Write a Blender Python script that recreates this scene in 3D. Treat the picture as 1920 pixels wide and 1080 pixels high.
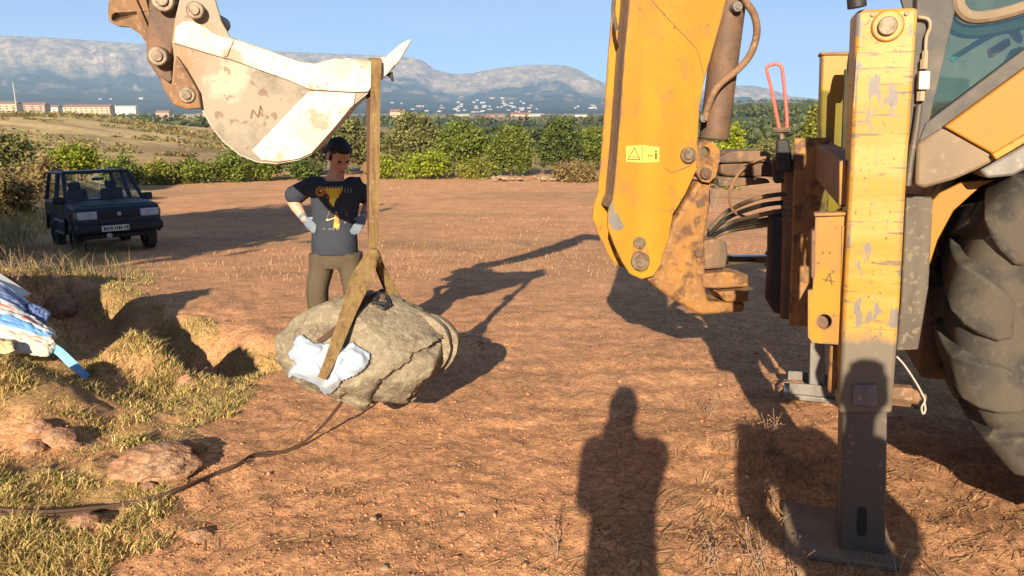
import bpy, bmesh, math, random
import numpy as np
from mathutils import Vector, Matrix
from mathutils.bvhtree import BVHTree

for _o in list(bpy.data.objects):
    bpy.data.objects.remove(_o)
SC = bpy.context.scene
COL = SC.collection
rng = np.random.default_rng(7)
random.seed(7)

# ------------------------------------------------------------------ camera
CAM_Z = 1.65
PITCH = math.radians(12.9)
FPX = 1443.0
cam_data = bpy.data.cameras.new('camera')
cam_data.sensor_width = 36.0
cam_data.lens = FPX / 1920.0 * 36.0
cam_data.clip_start = 0.05
cam_data.clip_end = 30000.0
cam = bpy.data.objects.new('camera', cam_data)
cam.location = (0, 0, CAM_Z)
cam.rotation_euler = (math.radians(90) - PITCH, 0, 0)
COL.objects.link(cam)
SC.camera = cam

# ------------------------------------------------------------------ sky, sun, exposure
SUN_ELEV = math.radians(21.0)
SUN_AZ = math.radians(8.7)          # the light travels towards +Y, turned this much to +X
SUN_DIR = np.array([-math.sin(SUN_AZ) * math.cos(SUN_ELEV), -math.cos(SUN_AZ) * math.cos(SUN_ELEV), math.sin(SUN_ELEV)])
world = bpy.data.worlds.new('World')
SC.world = world
world.use_nodes = True
_nt = world.node_tree
_nt.nodes.clear()
_sky = _nt.nodes.new('ShaderNodeTexSky')
_sky.sky_type = 'NISHITA'
_sky.sun_disc = False
_sky.sun_elevation = SUN_ELEV
_sky.sun_rotation = math.atan2(SUN_DIR[0], SUN_DIR[1])
_sky.air_density = 0.6
_sky.dust_density = 0.3
_sky.ozone_density = 4.0
_sky.altitude = 1500.0
_bg = _nt.nodes.new('ShaderNodeBackground')
_bg.inputs['Strength'].default_value = 0.05
_out = _nt.nodes.new('ShaderNodeOutputWorld')
_tc = _nt.nodes.new('ShaderNodeTexCoord'); _mpn = _nt.nodes.new('ShaderNodeMapping'); _mpn.inputs['Scale'].default_value = (2.2, 2.2, 11.0); _mpn.inputs['Rotation'].default_value = (0, .10, .4)
_nz = _nt.nodes.new('ShaderNodeTexNoise'); _nz.inputs['Scale'].default_value = 1.6; _nz.inputs['Detail'].default_value = 7; _nz.inputs['Distortion'].default_value = .6
_mr = _nt.nodes.new('ShaderNodeMapRange'); _mr.inputs[1].default_value = .46; _mr.inputs[2].default_value = .72; _mr.inputs[4].default_value = .42
_cm = _nt.nodes.new('ShaderNodeMix'); _cm.data_type = 'RGBA'; _cm.inputs[7].default_value = (4.4, 5.2, 6.2, 1)
_nt.links.new(_tc.outputs['Generated'], _mpn.inputs[0]); _nt.links.new(_mpn.outputs[0], _nz.inputs['Vector']); _nt.links.new(_nz.outputs['Fac'], _mr.inputs[0])
_nt.links.new(_mr.outputs[0], _cm.inputs[0]); _nt.links.new(_sky.outputs[0], _cm.inputs[6]); _nt.links.new(_cm.outputs[2], _bg.inputs[0])
_nt.links.new(_bg.outputs[0], _out.inputs[0])

sun_data = bpy.data.lights.new('sun', 'SUN')
sun_data.energy = 5.0
sun_data.angle = math.radians(0.5)
sun_data.color = (1.0, 0.87, 0.68)
sun = bpy.data.objects.new('sun', sun_data)
sun.rotation_euler = Vector(-SUN_DIR).to_track_quat('-Z', 'Y').to_euler()
sun.location = (-5, -20, 30)
COL.objects.link(sun)

SC.view_settings.view_transform = 'Standard'
SC.view_settings.look = 'None'
SC.view_settings.exposure = 1.45
SC.view_settings.gamma = 1.0
SC.view_settings.use_curve_mapping = False
SC.cycles.use_denoising = True
SC.cycles.max_bounces = 6
SC.cycles.diffuse_bounces = 3
SC.cycles.volume_bounces = 1
SC.cycles.transparent_max_bounces = 12

# ------------------------------------------------------------------ picking points: a pixel of the photograph as a sight line
_cp, _sp = math.cos(PITCH), math.sin(PITCH)
EYE = np.array([0, 0, CAM_Z])
def ray(px, py):
    cx, cy = (px - 960) / FPX, (540 - py) / FPX
    d = np.array([cx, _cp + cy * _sp, -_sp + cy * _cp])
    return d / np.linalg.norm(d)
def at(px, py, Y):
    d = ray(px, py)
    return EYE + d * (Y / d[1])
def onplane(px, py, p0, n):
    d = ray(px, py)
    t = np.dot(np.asarray(p0) - EYE, n) / np.dot(d, n)
    return EYE + d * t

# ------------------------------------------------------------------ noise
def _hash(ix, iy, iz, seed):
    h = (ix.astype(np.int64) * 374761393 + iy.astype(np.int64) * 668265263 + iz.astype(np.int64) * 2147483647 + seed * 974634777) & 0xFFFFFFFF
    h = ((h ^ (h >> 13)) * 1274126177) & 0xFFFFFFFF
    h = h ^ (h >> 16)
    return (h & 0xFFFFFF) / float(0xFFFFFF)
def vnoise(x, y, z=None, seed=0):
    x = np.asarray(x, float); y = np.asarray(y, float)
    z = np.zeros_like(x) if z is None else np.asarray(z, float)
    ix, iy, iz = np.floor(x), np.floor(y), np.floor(z)
    fx, fy, fz = x - ix, y - iy, z - iz
    fx = fx * fx * (3 - 2 * fx); fy = fy * fy * (3 - 2 * fy); fz = fz * fz * (3 - 2 * fz)
    r = 0
    for dx in (0, 1):
        for dy in (0, 1):
            for dz in (0, 1):
                w = (fx if dx else 1 - fx) * (fy if dy else 1 - fy) * (fz if dz else 1 - fz)
                r = r + w * _hash(ix + dx, iy + dy, iz + dz, seed)
    return r
def fbm(x, y, z=None, o=4, seed=0):
    r, a, s = 0, 0.5, 0
    x = np.asarray(x, float); y = np.asarray(y, float)
    for k in range(o):
        r = r + a * vnoise(x * 2 ** k, y * 2 ** k, None if z is None else np.asarray(z, float) * 2 ** k, seed + k)
        s += a; a *= 0.5
    return r / s
def sstep(a, b, x):
    t = np.clip((np.asarray(x, float) - a) / (b - a), 0, 1)
    return t * t * (3 - 2 * t)

# ------------------------------------------------------------------ terrain height
_gy = np.array([-400, -30, -8, 0, 2.5, 5.5, 10, 15.5, 22, 30, 42, 55, 70, 90, 150, 400, 1200, 3000, 12000.])
_gz = np.array([6., .9, .25, .04, 0, -.2, -.60, -1.15, -1.58, -1.95, -2.35, -2.66, -2.9, -3.2, -4, -5, -5, -5, -5])
_yy = np.concatenate([np.linspace(-400, -30, 30), np.linspace(-29.9, 100, 1300), np.linspace(101, 12000, 3000)])
_zz = np.interp(_yy, _gy, _gz)
_k = np.hanning(41); _k /= _k.sum()
_m = (_yy > -26) & (_yy < 97)
_zs = np.convolve(_zz, _k, 'same'); _zz = np.where(_m, _zs, _zz)
def seg_dist(x, y, a, b):
    ax, ay = a; bx, by = b
    t = np.clip(((x - ax) * (bx - ax) + (y - ay) * (by - ay)) / ((bx - ax) ** 2 + (by - ay) ** 2), 0, 1)
    return np.hypot(x - ax - t * (bx - ax), y - ay - t * (by - ay)), t
def gauss(x, y, cx, cy, r, h, ry=None):
    ry = r if ry is None else ry
    return h * np.exp(-((x - cx) / r) ** 2 - ((y - cy) / ry) ** 2)
def trench_dist(x, y):
    return np.minimum(seg_dist(x, y, (-5.6, 8.9), (-3.5, 6.75))[0], seg_dist(x, y, (-3.5, 6.75), (-2.28, 5.72))[0])
def ground_h(x, y):
    x = np.asarray(x, float); y = np.asarray(y, float)
    z = np.interp(y, _yy, _zz)
    # dry hill beyond the hedge on the left
    w = sstep(-22 - .20 * (y - 50), -62 - .22 * (y - 50), x)
    hill = np.interp(y, [45, 58, 80, 105, 130, 150, 190, 260], [0, .25, 1.9, 3.5, 4.75, 5.1, 3.2, 0])
    z = z + w * hill + w * (fbm(x * .09, y * .09, seed=3) - .5) * 1.0
    # low rise far to the right
    wr = sstep(.22, .30, x / np.maximum(y, 30))
    z = z + wr * np.interp(y, [100, 300, 700, 1100, 1600, 2400], [0, 4, 9, 20, 22, 0])
    # verge on the left behind the car
    z = z + 1.35 * sstep(-10.6, -14.5, x + .33 * (y - 16)) * sstep(13, 18, y) * sstep(46, 30, y)
    near = sstep(30, 14, y) * sstep(-30, -6, y)
    # trench, turned-out mounds and two added shading mounds at the left
    d = trench_dist(x, y)
    z = z - .55 * np.exp(-(d / .50) ** 4)
    z = z + gauss(x, y, -2.58, 5.22, .36, .36, .22) + gauss(x, y, -2.92, 4.15, .46, .40, .38)
    z = z + gauss(x, y, -3.9, 5.5, .55, .36, .4) + gauss(x, y, -6.5, 8.6, 1.3, .35, 1.6) + gauss(x, y, -4.55, 5.7, .62, 1.05, .6) + gauss(x, y, -6.0, 6.9, .9, .95, .8)  # last two mounds, mostly out of frame, added to shade the trench
    z = z + gauss(x, y, -2.0, 3.3, .5, .07) + gauss(x, y, -1.2, 2.8, .7, -.04)
    z = z + near * ((fbm(x * 1.3, y * 1.3, seed=11) - .5) * .07 + (fbm(x * 6, y * 6, seed=5, o=3) - .5) * .026 + (fbm(x * 17, y * 20, seed=6, o=2) - .5) * .020 * sstep(9, 5, y))
    lf = sstep(-.9, -1.9, x + .25 * (y - 3)) * sstep(12, 7, y)
    z = z + lf * near * (fbm(x * 4, y * 4, seed=9, o=3) - .5) * .13
    # shallow cultivation furrows
    z = z + near * .0035 * np.sin((y * .985 - x * .17 + .25 * fbm(x * .7, y * .7, seed=21)) * 2 * math.pi / .42) * sstep(-1.8, -.6, x)
    far = sstep(20, 120, y)
    z = z + far * (fbm(x * .02, y * .02, seed=31) - .5) * .9
    return z
def gz(x, y):
    return float(ground_h(np.array([x]), np.array([y]))[0])
def gp(px, py):
    d = ray(px, py); t0, t1 = .8, 90.0
    for _ in range(3):
        t = np.linspace(t0, t1, 240) if _ else np.geomspace(t0, t1, 240)
        P = EYE + d * t[:, None]
        h = P[:, 2] - ground_h(P[:, 0], P[:, 1])
        k = int(np.argmax(h < 0)); t0, t1 = t[max(k - 1, 0)], t[k]
    return EYE + d * t1

# ------------------------------------------------------------------ object helpers
def thing(name, loc, label, cat, group=None):
    o = bpy.data.objects.new(name, None)
    o.empty_display_size = .2
    o.location = loc
    COL.objects.link(o)
    o['label'] = label; o['category'] = cat
    if group: o['group'] = group
    return o
def tag(o, label=None, cat=None, group=None, kind=None):
    if label: o['label'] = label
    if cat: o['category'] = cat
    if group: o['group'] = group
    if kind: o['kind'] = kind
    return o
def root_loc(parent):
    p = np.zeros(3)
    while parent is not None:
        p = p + np.array(parent.location); parent = parent.parent
    return p
def mesh_obj(name, V, F, mat, parent=None, smooth=True, angle=35, loc=None, bevel=0, recalc=True, col=None):
    """V in world coordinates; the object's own origin is loc (or its parent's)."""
    V = np.asarray(V, float)
    base = root_loc(parent) if parent is not None else np.zeros(3)
    off = np.zeros(3)
    if loc is not None: off = np.asarray(loc, float) - base
    me = bpy.data.meshes.new(name)
    W = V - base - off
    if isinstance(F, np.ndarray):
        nf, k = F.shape
        me.vertices.add(len(W)); me.vertices.foreach_set('co', W.astype(np.float32).ravel())
        me.loops.add(nf * k); me.loops.foreach_set('vertex_index', F.astype(np.int32).ravel())
        me.polygons.add(nf); me.polygons.foreach_set('loop_start', np.arange(0, nf * k, k, dtype=np.int32))
        me.update(calc_edges=True); recalc = False
    else:
        me.from_pydata([tuple(v) for v in W], [], [tuple(f) for f in F])
    if recalc:
        bm = bmesh.new(); bm.from_mesh(me)
        bmesh.ops.recalc_face_normals(bm, faces=bm.faces); bm.to_mesh(me); bm.free()
    if col is not None:
        a = me.attributes.new('Col', 'FLOAT_COLOR', 'POINT')
        a.data.foreach_set('color', np.concatenate([col, np.ones((len(col), 1))], 1).astype(np.float32).ravel())
    if smooth:
        me.polygons.foreach_set('use_smooth', np.ones(len(me.polygons), dtype=bool))
        if angle < 180: me.set_sharp_from_angle(angle=math.radians(angle))
    if mat is not None: me.materials.append(mat)
    o = bpy.data.objects.new(name, me)
    COL.objects.link(o)
    o.parent = parent
    o.location = off
    if bevel:
        b = o.modifiers.new('bevel', 'BEVEL'); b.width = bevel; b.segments = 2
        b.limit_method = 'ANGLE'; b.angle_limit = math.radians(40); b.harden_normals = False
    return o
class MB:
    def __init__(s): s.V = []; s.F = []
    def add(s, V, F):
        k = len(s.V); s.V += [tuple(map(float, v)) for v in V]; s.F += [tuple(i + k for i in f) for f in F]; return s
    def plate(s, pts, n, th):
        pts = [np.asarray(p, float) for p in pts]; n = np.asarray(n, float); k = len(pts)
        V = pts + [p + n * th for p in pts]
        F = [tuple(range(k)), tuple(range(2 * k - 1, k - 1, -1))] + [(i, (i + 1) % k, k + (i + 1) % k, k + i) for i in range(k)]
        return s.add(V, F)
    def box(s, c, sx, sy, sz, ax=(1, 0, 0), ay=(0, 1, 0), az=(0, 0, 1)):
        c, ax, ay, az = [np.asarray(v, float) for v in (c, ax, ay, az)]
        V = [c + ax * sx * i / 2 + ay * sy * j / 2 + az * sz * k / 2 for i in (-1, 1) for j in (-1, 1) for k in (-1, 1)]
        return s.add(V, [(0, 1, 3, 2), (4, 6, 7, 5), (0, 4, 5, 1), (2, 3, 7, 6), (0, 2, 6, 4), (1, 5, 7, 3)])
    def cyl(s, p0, p1, r0, r1=None, seg=20):
        p0, p1 = np.asarray(p0, float), np.asarray(p1, float); r1 = r0 if r1 is None else r1
        d = (p1 - p0) / np.linalg.norm(p1 - p0)
        a = np.cross(d, [0, 0, 1.]);
        if np.linalg.norm(a) < .1: a = np.cross(d, [0, 1., 0])
        a /= np.linalg.norm(a); b = np.cross(d, a)
        V = []
        for p, r in ((p0, r0), (p1, r1)):
            V += [p + r * (math.cos(t) * a + math.sin(t) * b) for t in np.linspace(0, 2 * math.pi, seg, endpoint=False)]
        F = [tuple(range(seg)), tuple(range(2 * seg - 1, seg - 1, -1))] + [(i, (i + 1) % seg, seg + (i + 1) % seg, seg + i) for i in range(seg)]
        return s.add(V, F)
    def tube(s, path, r, seg=10, closed=False):
        P = [np.asarray(p, float) for p in path]; n = len(P)
        rr = r if hasattr(r, '__len__') else [r] * n
        V, F = [], []
        prev = None
        for i in range(n):
            d = P[min(i + 1, n - 1)] - P[max(i - 1, 0)]
            if closed: d = P[(i + 1) % n] - P[i - 1]
            d /= np.linalg.norm(d) + 1e-12
            a = prev if prev is not None else (np.cross(d, [0, 0, 1.]) if abs(d[2]) < .9 else np.cross(d, [1., 0, 0]))
            a = a - d * np.dot(a, d); a /= np.linalg.norm(a) + 1e-12; prev = a
            b = np.cross(d, a)
            V += [P[i] + rr[i] * (math.cos(t) * a + math.sin(t) * b) for t in np.linspace(0, 2 * math.pi, seg, endpoint=False)]
        m = n if closed else n - 1
        for i in range(m):
            j = (i + 1) % n
            F += [(i * seg + k, i * seg + (k + 1) % seg, j * seg + (k + 1) % seg, j * seg + k) for k in range(seg)]
        if not closed: F += [tuple(range(seg))[::-1], tuple(range((n - 1) * seg, n * seg))]
        return s.add(V, F)
    def sphere(s, c, rx, ry=None, rz=None, nu=14, nv=9):
        ry = rx if ry is None else ry; rz = rx if rz is None else rz; c = np.asarray(c, float)
        V = [c + [0, 0, rz]]
        for i in range(1, nv):
            ph = math.pi * i / nv
            V += [c + [rx * math.sin(ph) * math.cos(t), ry * math.sin(ph) * math.sin(t), rz * math.cos(ph)] for t in np.linspace(0, 2 * math.pi, nu, endpoint=False)]
        V += [c - [0, 0, rz]]
        F = [(0, 1 + k, 1 + (k + 1) % nu) for k in range(nu)]
        for i in range(nv - 2):
            a, b = 1 + i * nu, 1 + (i + 1) * nu
            F += [(a + k, b + k, b + (k + 1) % nu, a + (k + 1) % nu) for k in range(nu)]
        e = len(V) - 1; a = 1 + (nv - 2) * nu
        F += [(a + k, e, a + (k + 1) % nu) for k in range(nu)]
        return s.add(V, F)
    def build(s, name, mat, parent=None, **kw): return mesh_obj(name, np.array(s.V), s.F, mat, parent, **kw)
def spline(pts, n=8):
    """Catmull-Rom through the points."""
    P = [np.asarray(p, float) for p in pts]; P = [2 * P[0] - P[1]] + P + [2 * P[-1] - P[-2]]
    out = []
    for i in range(1, len(P) - 2):
        for t in np.linspace(0, 1, n, endpoint=False):
            a, b, c, d = P[i - 1], P[i], P[i + 1], P[i + 2]
            out.append(.5 * (2 * b + (c - a) * t + (2 * a - 5 * b + 4 * c - d) * t * t + (3 * b - a - 3 * c + d) * t ** 3))
    out.append(P[-2]); return out

# ------------------------------------------------------------------ materials
def mat(name, base, rough=.65, metal=0.0, layers=(), bump=(), spec=.4, coat=0, attr=None, attr_mix=1.0, trans=0, alpha=None):
    m = bpy.data.materials.new(name); m.use_nodes = True
    nt = m.node_tree; N = nt.nodes; L = nt.links
    bs = N['Principled BSDF']
    bs.inputs['Roughness'].default_value = rough
    bs.inputs['Metallic'].default_value = metal
    bs.inputs['Specular IOR Level'].default_value = spec
    if coat: bs.inputs['Coat Weight'].default_value = coat; bs.inputs['Coat Roughness'].default_value = .15
    tc = N.new('ShaderNodeTexCoord')
    rgb = N.new('ShaderNodeRGB'); rgb.outputs[0].default_value = (*base, 1); cur = rgb.outputs[0]
    if attr:
        at_ = N.new('ShaderNodeAttribute'); at_.attribute_name = attr
        mx = N.new('ShaderNodeMix'); mx.data_type = 'RGBA'; mx.inputs[0].default_value = attr_mix
        L.new(cur, mx.inputs[6]); L.new(at_.outputs['Color'], mx.inputs[7]); cur = mx.outputs[2]
    def noise(scale, detail=4, dist=0.0, rough_=.55):
        n = N.new('ShaderNodeTexNoise'); n.inputs['Detail'].default_value = detail
        n.inputs['Distortion'].default_value = dist; n.inputs['Roughness'].default_value = rough_
        if hasattr(scale, '__len__'):
            mp = N.new('ShaderNodeMapping'); mp.inputs['Scale'].default_value = scale
            L.new(tc.outputs['Object'], mp.inputs[0]); L.new(mp.outputs[0], n.inputs['Vector']); n.inputs['Scale'].default_value = 1
        else:
            L.new(tc.outputs['Object'], n.inputs['Vector']); n.inputs['Scale'].default_value = scale
        return n.outputs['Fac']
    def rng_(sock, lo, hi, a=0, b=1):
        r = N.new('ShaderNodeMapRange'); r.inputs[1].default_value = lo; r.inputs[2].default_value = hi
        r.inputs[3].default_value = a; r.inputs[4].default_value = b; L.new(sock, r.inputs[0]); return r.outputs[0]
    rsock = None
    for ly in layers:
        kind = ly[0]
        if kind == 'n':          # ('n', scale, lo, hi, colour, strength, detail)
            _, sc_, lo, hi, c, st = ly[:6]
            f = rng_(noise(sc_, ly[6] if len(ly) > 6 else 4), lo, hi, 0, st)
        elif kind == 'z':        # ('z', z0, z1, noise scale, noise amount, colour, strength): wear along local height
            _, z0, z1, ns, na, c, st = ly
            sx = N.new('ShaderNodeSeparateXYZ'); L.new(tc.outputs['Object'], sx.inputs[0])
            ad = N.new('ShaderNodeMath'); ad.operation = 'MULTIPLY_ADD'; ad.inputs[1].default_value = na
            L.new(noise(ns, 5), ad.inputs[0]); L.new(sx.outputs[2], ad.inputs[2])
            f = rng_(ad.outputs[0], z0 + na / 2, z1 + na / 2, 0, st)
        elif kind == 'm':        # ('m', scale, lo, hi, v0, v1, detail): grain that scales the colour
            _, sc_, lo, hi, v0, v1, dt = ly
            f = rng_(noise(sc_, dt), lo, hi, v0, v1)
            mx = N.new('ShaderNodeMix'); mx.data_type = 'RGBA'; mx.blend_type = 'MULTIPLY'; mx.inputs[0].default_value = 1
            L.new(cur, mx.inputs[6]); L.new(f, mx.inputs[7]); cur = mx.outputs[2]; continue
        elif kind == 'e':        # ('e', radius, noise scale, colour, strength): wear along the edges of the part
            _, rad, ns, c, st = ly
            bv = N.new('ShaderNodeBevel'); bv.samples = 4; bv.inputs['Radius'].default_value = rad
            ge = N.new('ShaderNodeNewGeometry'); dt = N.new('ShaderNodeVectorMath'); dt.operation = 'DOT_PRODUCT'
            L.new(bv.outputs[0], dt.inputs[0]); L.new(ge.outputs['Normal'], dt.inputs[1])
            e_ = rng_(dt.outputs['Value'], .995, .90, 0, 1); n_ = rng_(noise(ns, 6), .42, .58, 0, 1)
            mu = N.new('ShaderNodeMath'); mu.operation = 'MULTIPLY'; L.new(e_, mu.inputs[0]); L.new(n_, mu.inputs[1])
            f = rng_(mu.outputs[0], .15, .5, 0, st)
        mx = N.new('ShaderNodeMix'); mx.data_type = 'RGBA'
        L.new(f, mx.inputs[0]); L.new(cur, mx.inputs[6]); mx.inputs[7].default_value = (*c, 1); cur = mx.outputs[2]
    L.new(cur, bs.inputs['Base Color'])
    last = None
    for sc_, st, dist in bump:
        b = N.new('ShaderNodeBump'); b.inputs['Strength'].default_value = st; b.inputs['Distance'].default_value = dist
        L.new(noise(sc_, 6, rough_=.65), b.inputs['Height'])
        if last is not None: L.new(last, b.inputs['Normal'])
        last = b.outputs[0]
    if last is not None: L.new(last, bs.inputs['Normal'])
    if trans:
        out = N['Material Output']; tr = N.new('ShaderNodeBsdfTranslucent'); mx = N.new('ShaderNodeMixShader')
        mx.inputs[0].default_value = trans; L.new(cur, tr.inputs[0]); L.new(bs.outputs[0], mx.inputs[1]); L.new(tr.outputs[0], mx.inputs[2])
        L.new(mx.outputs[0], out.inputs[0])
    return m
def glass_mat(name, tint, refl=.12, rough=.03):
    m = bpy.data.materials.new(name); m.use_nodes = True
    nt = m.node_tree; N = nt.nodes; L = nt.links; N.clear()
    out = N.new('ShaderNodeOutputMaterial'); t = N.new('ShaderNodeBsdfTransparent'); t.inputs[0].default_value = (*tint, 1)
    g = N.new('ShaderNodeBsdfGlossy'); g.inputs['Roughness'].default_value = rough; g.inputs[0].default_value = (.9, .95, 1, 1)
    f = N.new('ShaderNodeLayerWeight'); f.inputs[0].default_value = .5
    pw = N.new('ShaderNodeMath'); pw.operation = 'POWER'; pw.inputs[1].default_value = 5; L.new(f.outputs['Facing'], pw.inputs[0])
    a = N.new('ShaderNodeMath'); a.operation = 'MULTIPLY_ADD'; a.inputs[1].default_value = .85; a.inputs[2].default_value = .035 + refl; L.new(pw.outputs[0], a.inputs[0])
    mx = N.new('ShaderNodeMixShader'); L.new(a.outputs[0], mx.inputs[0]); L.new(t.outputs[0], mx.inputs[1]); L.new(g.outputs[0], mx.inputs[2])
    L.new(mx.outputs[0], out.inputs[0]); return m

SOIL = (.69, .345, .168)
GREY = (.16, .145, .125)
M = {}
M['soil'] = None
M['yellow'] = mat('yellow_paint', (.43, .205, .016), .40, layers=[
    ('n', 1.8, .42, .62, (.39, .175, .022), .8), ('n', 7, .54, .64, (.30, .145, .04), .55, 6),
    ('n', 34, .67, .69, (.14, .08, .04), .8, 4), ('m', (5, 5, .8), .40, .62, .90, 1.05, 5), ('e', .02, 16, (.15, .10, .065), .9)],
    bump=[(160, .06, .002)], spec=.4)
M['yellow_dirty'] = mat('dirty_yellow_paint', (.33, .155, .03), .65, layers=[
    ('n', 4, .40, .60, (.21, .10, .04), .9, 6), ('n', 11, .50, .60, (.12, .055, .025), .9, 6), ('n', 36, .55, .66, (.33, .20, .105), .6)],
    bump=[(45, .35, .008), (9, .3, .02)])
M['mud'] = mat('mud_caked_steel', (.20, .115, .06), .85, layers=[
    ('n', (6, 6, 1.6), .42, .64, (.085, .065, .05), .9, 6), ('n', 18, .55, .7, (.34, .20, .10), .7, 6)], bump=[(30, .5, .012)])
M['rust_dark'] = mat('rusted_dark_steel', (.115, .068, .042), .7, layers=[
    ('n', 7, .45, .66, (.20, .10, .05), .8, 5), ('n', 30, .55, .7, (.07, .045, .03), .8)], bump=[(60, .3, .004)])
M['rust_orange'] = mat('orange_rust', (.215, .115, .055), .8, layers=[
    ('n', 7, .45, .58, (.125, .068, .036), .85, 5), ('n', 4, .52, .62, (.25, .115, .035), .7, 5), ('n', 40, .56, .64, (.30, .20, .12), .6)], bump=[(60, .35, .005)])
M['pin'] = mat('worn_steel_pin', (.21, .155, .10), .5, .25, layers=[('n', 30, .45, .58, (.11, .07, .042), .85, 5)], bump=[(80, .3, .004)])
M['steel_grey'] = mat('bare_grey_steel', (.20, .18, .155), .55, .2, layers=[
    ('n', (9, 9, 2), .45, .7, (.12, .105, .09), .8), ('n', 50, .6, .72, (.34, .29, .22), .7)], bump=[(70, .15, .003)])
M['chrome'] = mat('chromed_rod', (.75, .78, .82), .08, 1.0)
M['bucket_white'] = mat('worn_white_bucket_paint', (.54, .49, .40), .6, layers=[
    ('n', 3.2, .48, .60, (.44, .37, .27), .7, 5), ('n', 6, .59, .64, (.30, .16, .075), .65, 6), ('n', 70, .62, .65, (.20, .15, .10), .8, 4)], bump=[(60, .25, .004)])
M['bucket_rust'] = mat('rust_stained_bucket_side', (.29, .24, .175), .75, layers=[
    ('n', 1.5, .47, .60, (.29, .15, .06), .8, 6), ('n', 4.5, .50, .62, (.17, .14, .105), .8, 6), ('n', 60, .56, .66, (.34, .27, .18), .6, 4), ('n', 3.4, .58, .63, (.42, .36, .27), .8, 6), ('n', 16, .60, .64, (.15, .07, .03), .6, 6)], bump=[(55, .35, .005), (7, .3, .02)])
M['black'] = mat('black_rubber', (.018, .016, .015), .6, layers=[('n', 12, .5, .75, (.06, .045, .035), .7)], bump=[(50, .2, .004)])
M['hose'] = mat('dusty_hose', (.10, .075, .05), .75, layers=[('n', 14, .45, .65, (.22, .135, .07), .8, 5)], bump=[(60, .3, .004)])
M['red_paint'] = mat('faded_red_paint', (.55, .10, .08), .5, layers=[('n', 20, .5, .7, (.42, .16, .10), .6)])
M['sticker'] = mat('pale_yellow_sticker', (.62, .44, .085), .5, layers=[('n', 40, .55, .7, (.58, .36, .05), .6)])
M['print_dark'] = mat('dark_print', (.14, .09, .01), .6)
M['tyre'] = mat('dusty_tyre_rubber', (.038, .033, .027), .85, layers=[
    ('n', 3.0, .42, .58, (.080, .063, .043), .9, 6), ('n', 9, .50, .62, (.028, .026, .023), .75, 6), ('n', 40, .56, .66, (.11, .082, .055), .5)], bump=[(18, .3, .010), (120, .2, .002)])
M['sling'] = mat('brown_webbing_sling', (.175, .105, .036), .85, layers=[('n', (40, 40, 3), .45, .58, (.105, .058, .02), .8), ('n', 7, .5, .62, (.22, .145, .055), .6), ('n', 60, .58, .64, (.28, .20, .10), .5)], bump=[((90, 90, 14), .5, .004), (14, .5, .01)])
M['sling_dark'] = mat('dark_and_shaded_webbing', (.075, .038, .022), .85, bump=[((160, 160, 20), .4, .003)])  # darker webbing: shade put into rear sling strands; also the dark tie straps
M['stone'] = mat('lichen_grey_sandstone', (.215, .168, .108), .9, layers=[
    ('n', 2.6, .42, .60, (.265, .215, .14), .8, 6), ('n', 8, .48, .62, (.15, .115, .072), .8, 7), ('n', 26, .52, .62, (.31, .265, .175), .7, 6), ('n', 4, .56, .64, (.12, .088, .06), .7, 7), ('n', 90, .55, .64, (.35, .30, .21), .55, 3)],
    bump=[(6, .6, .03), (22, .8, .016), (80, .8, .006)])
M['earth_stone'] = mat('reddish_field_stone', (.35, .165, .082), .92, layers=[
    ('n', 5, .44, .58, (.42, .26, .15), .8, 6), ('n', 16, .5, .60, (.20, .095, .05), .85, 7), ('n', 60, .54, .62, (.46, .30, .18), .6, 4)], bump=[(10, .7, .03), (40, .9, .012)])
M['cloth'] = mat('pale_blue_white_cloth', (.40, .46, .52), .9, layers=[('n', 8, .50, .64, (.30, .36, .43), .6)], bump=[(300, .1, .001)])

# ================================================================== THE SETTING
def in_poly(x, y, poly):
    r = np.zeros(np.shape(x), bool); n = len(poly)
    for i in range(n):
        (x0, y0), (x1, y1) = poly[i], poly[(i + 1) % n]
        c = ((y0 > y) != (y1 > y)) & (x < (x1 - x0) * (y - y0) / (y1 - y0 + 1e-12) + x0)
        r ^= c
    return r
GRASS_POLY = [tuple(gp(a, b)[:2]) for a, b in [(-40, 1085), (345, 1085), (352, 960), (300, 905), (385, 800), (470, 740), (548, 690), (520, 662), (430, 640), (400, 605)]] + [(-3.4, 7.6), (-4.6, 9.2), (-5.6, 12.6), (-16, 12.6), (-16, 1.5)]
def grass_cover(x, y):
    """0..1 cover of short yellow-green grass near the trench."""
    n = fbm(np.asarray(x) * 1.9, np.asarray(y) * 1.9, seed=41)
    xs = np.asarray(x) + (fbm(np.asarray(x) * 3, np.asarray(y) * 3, seed=43) - .5) * .5
    ys = np.asarray(y) + (fbm(np.asarray(x) * 3, np.asarray(y) * 3, seed=44) - .5) * .5
    m = in_poly(xs, ys, GRASS_POLY).astype(float)
    d = trench_dist(x, y)
    m = np.maximum(m * sstep(.28, .46, n), np.clip(gauss(x, y, -2.58, 5.22, .36, 1.5, .22) + gauss(x, y, -2.92, 4.15, .46, 1.6, .38), 0, 1)) * sstep(.30, .52, d)
    bare = gauss(x, y, -2.38, 3.68, .36, 1.0, .24) + gauss(x, y, -1.05, 2.55, .3, .8)
    return np.clip(m - bare, 0, 1)

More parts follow.
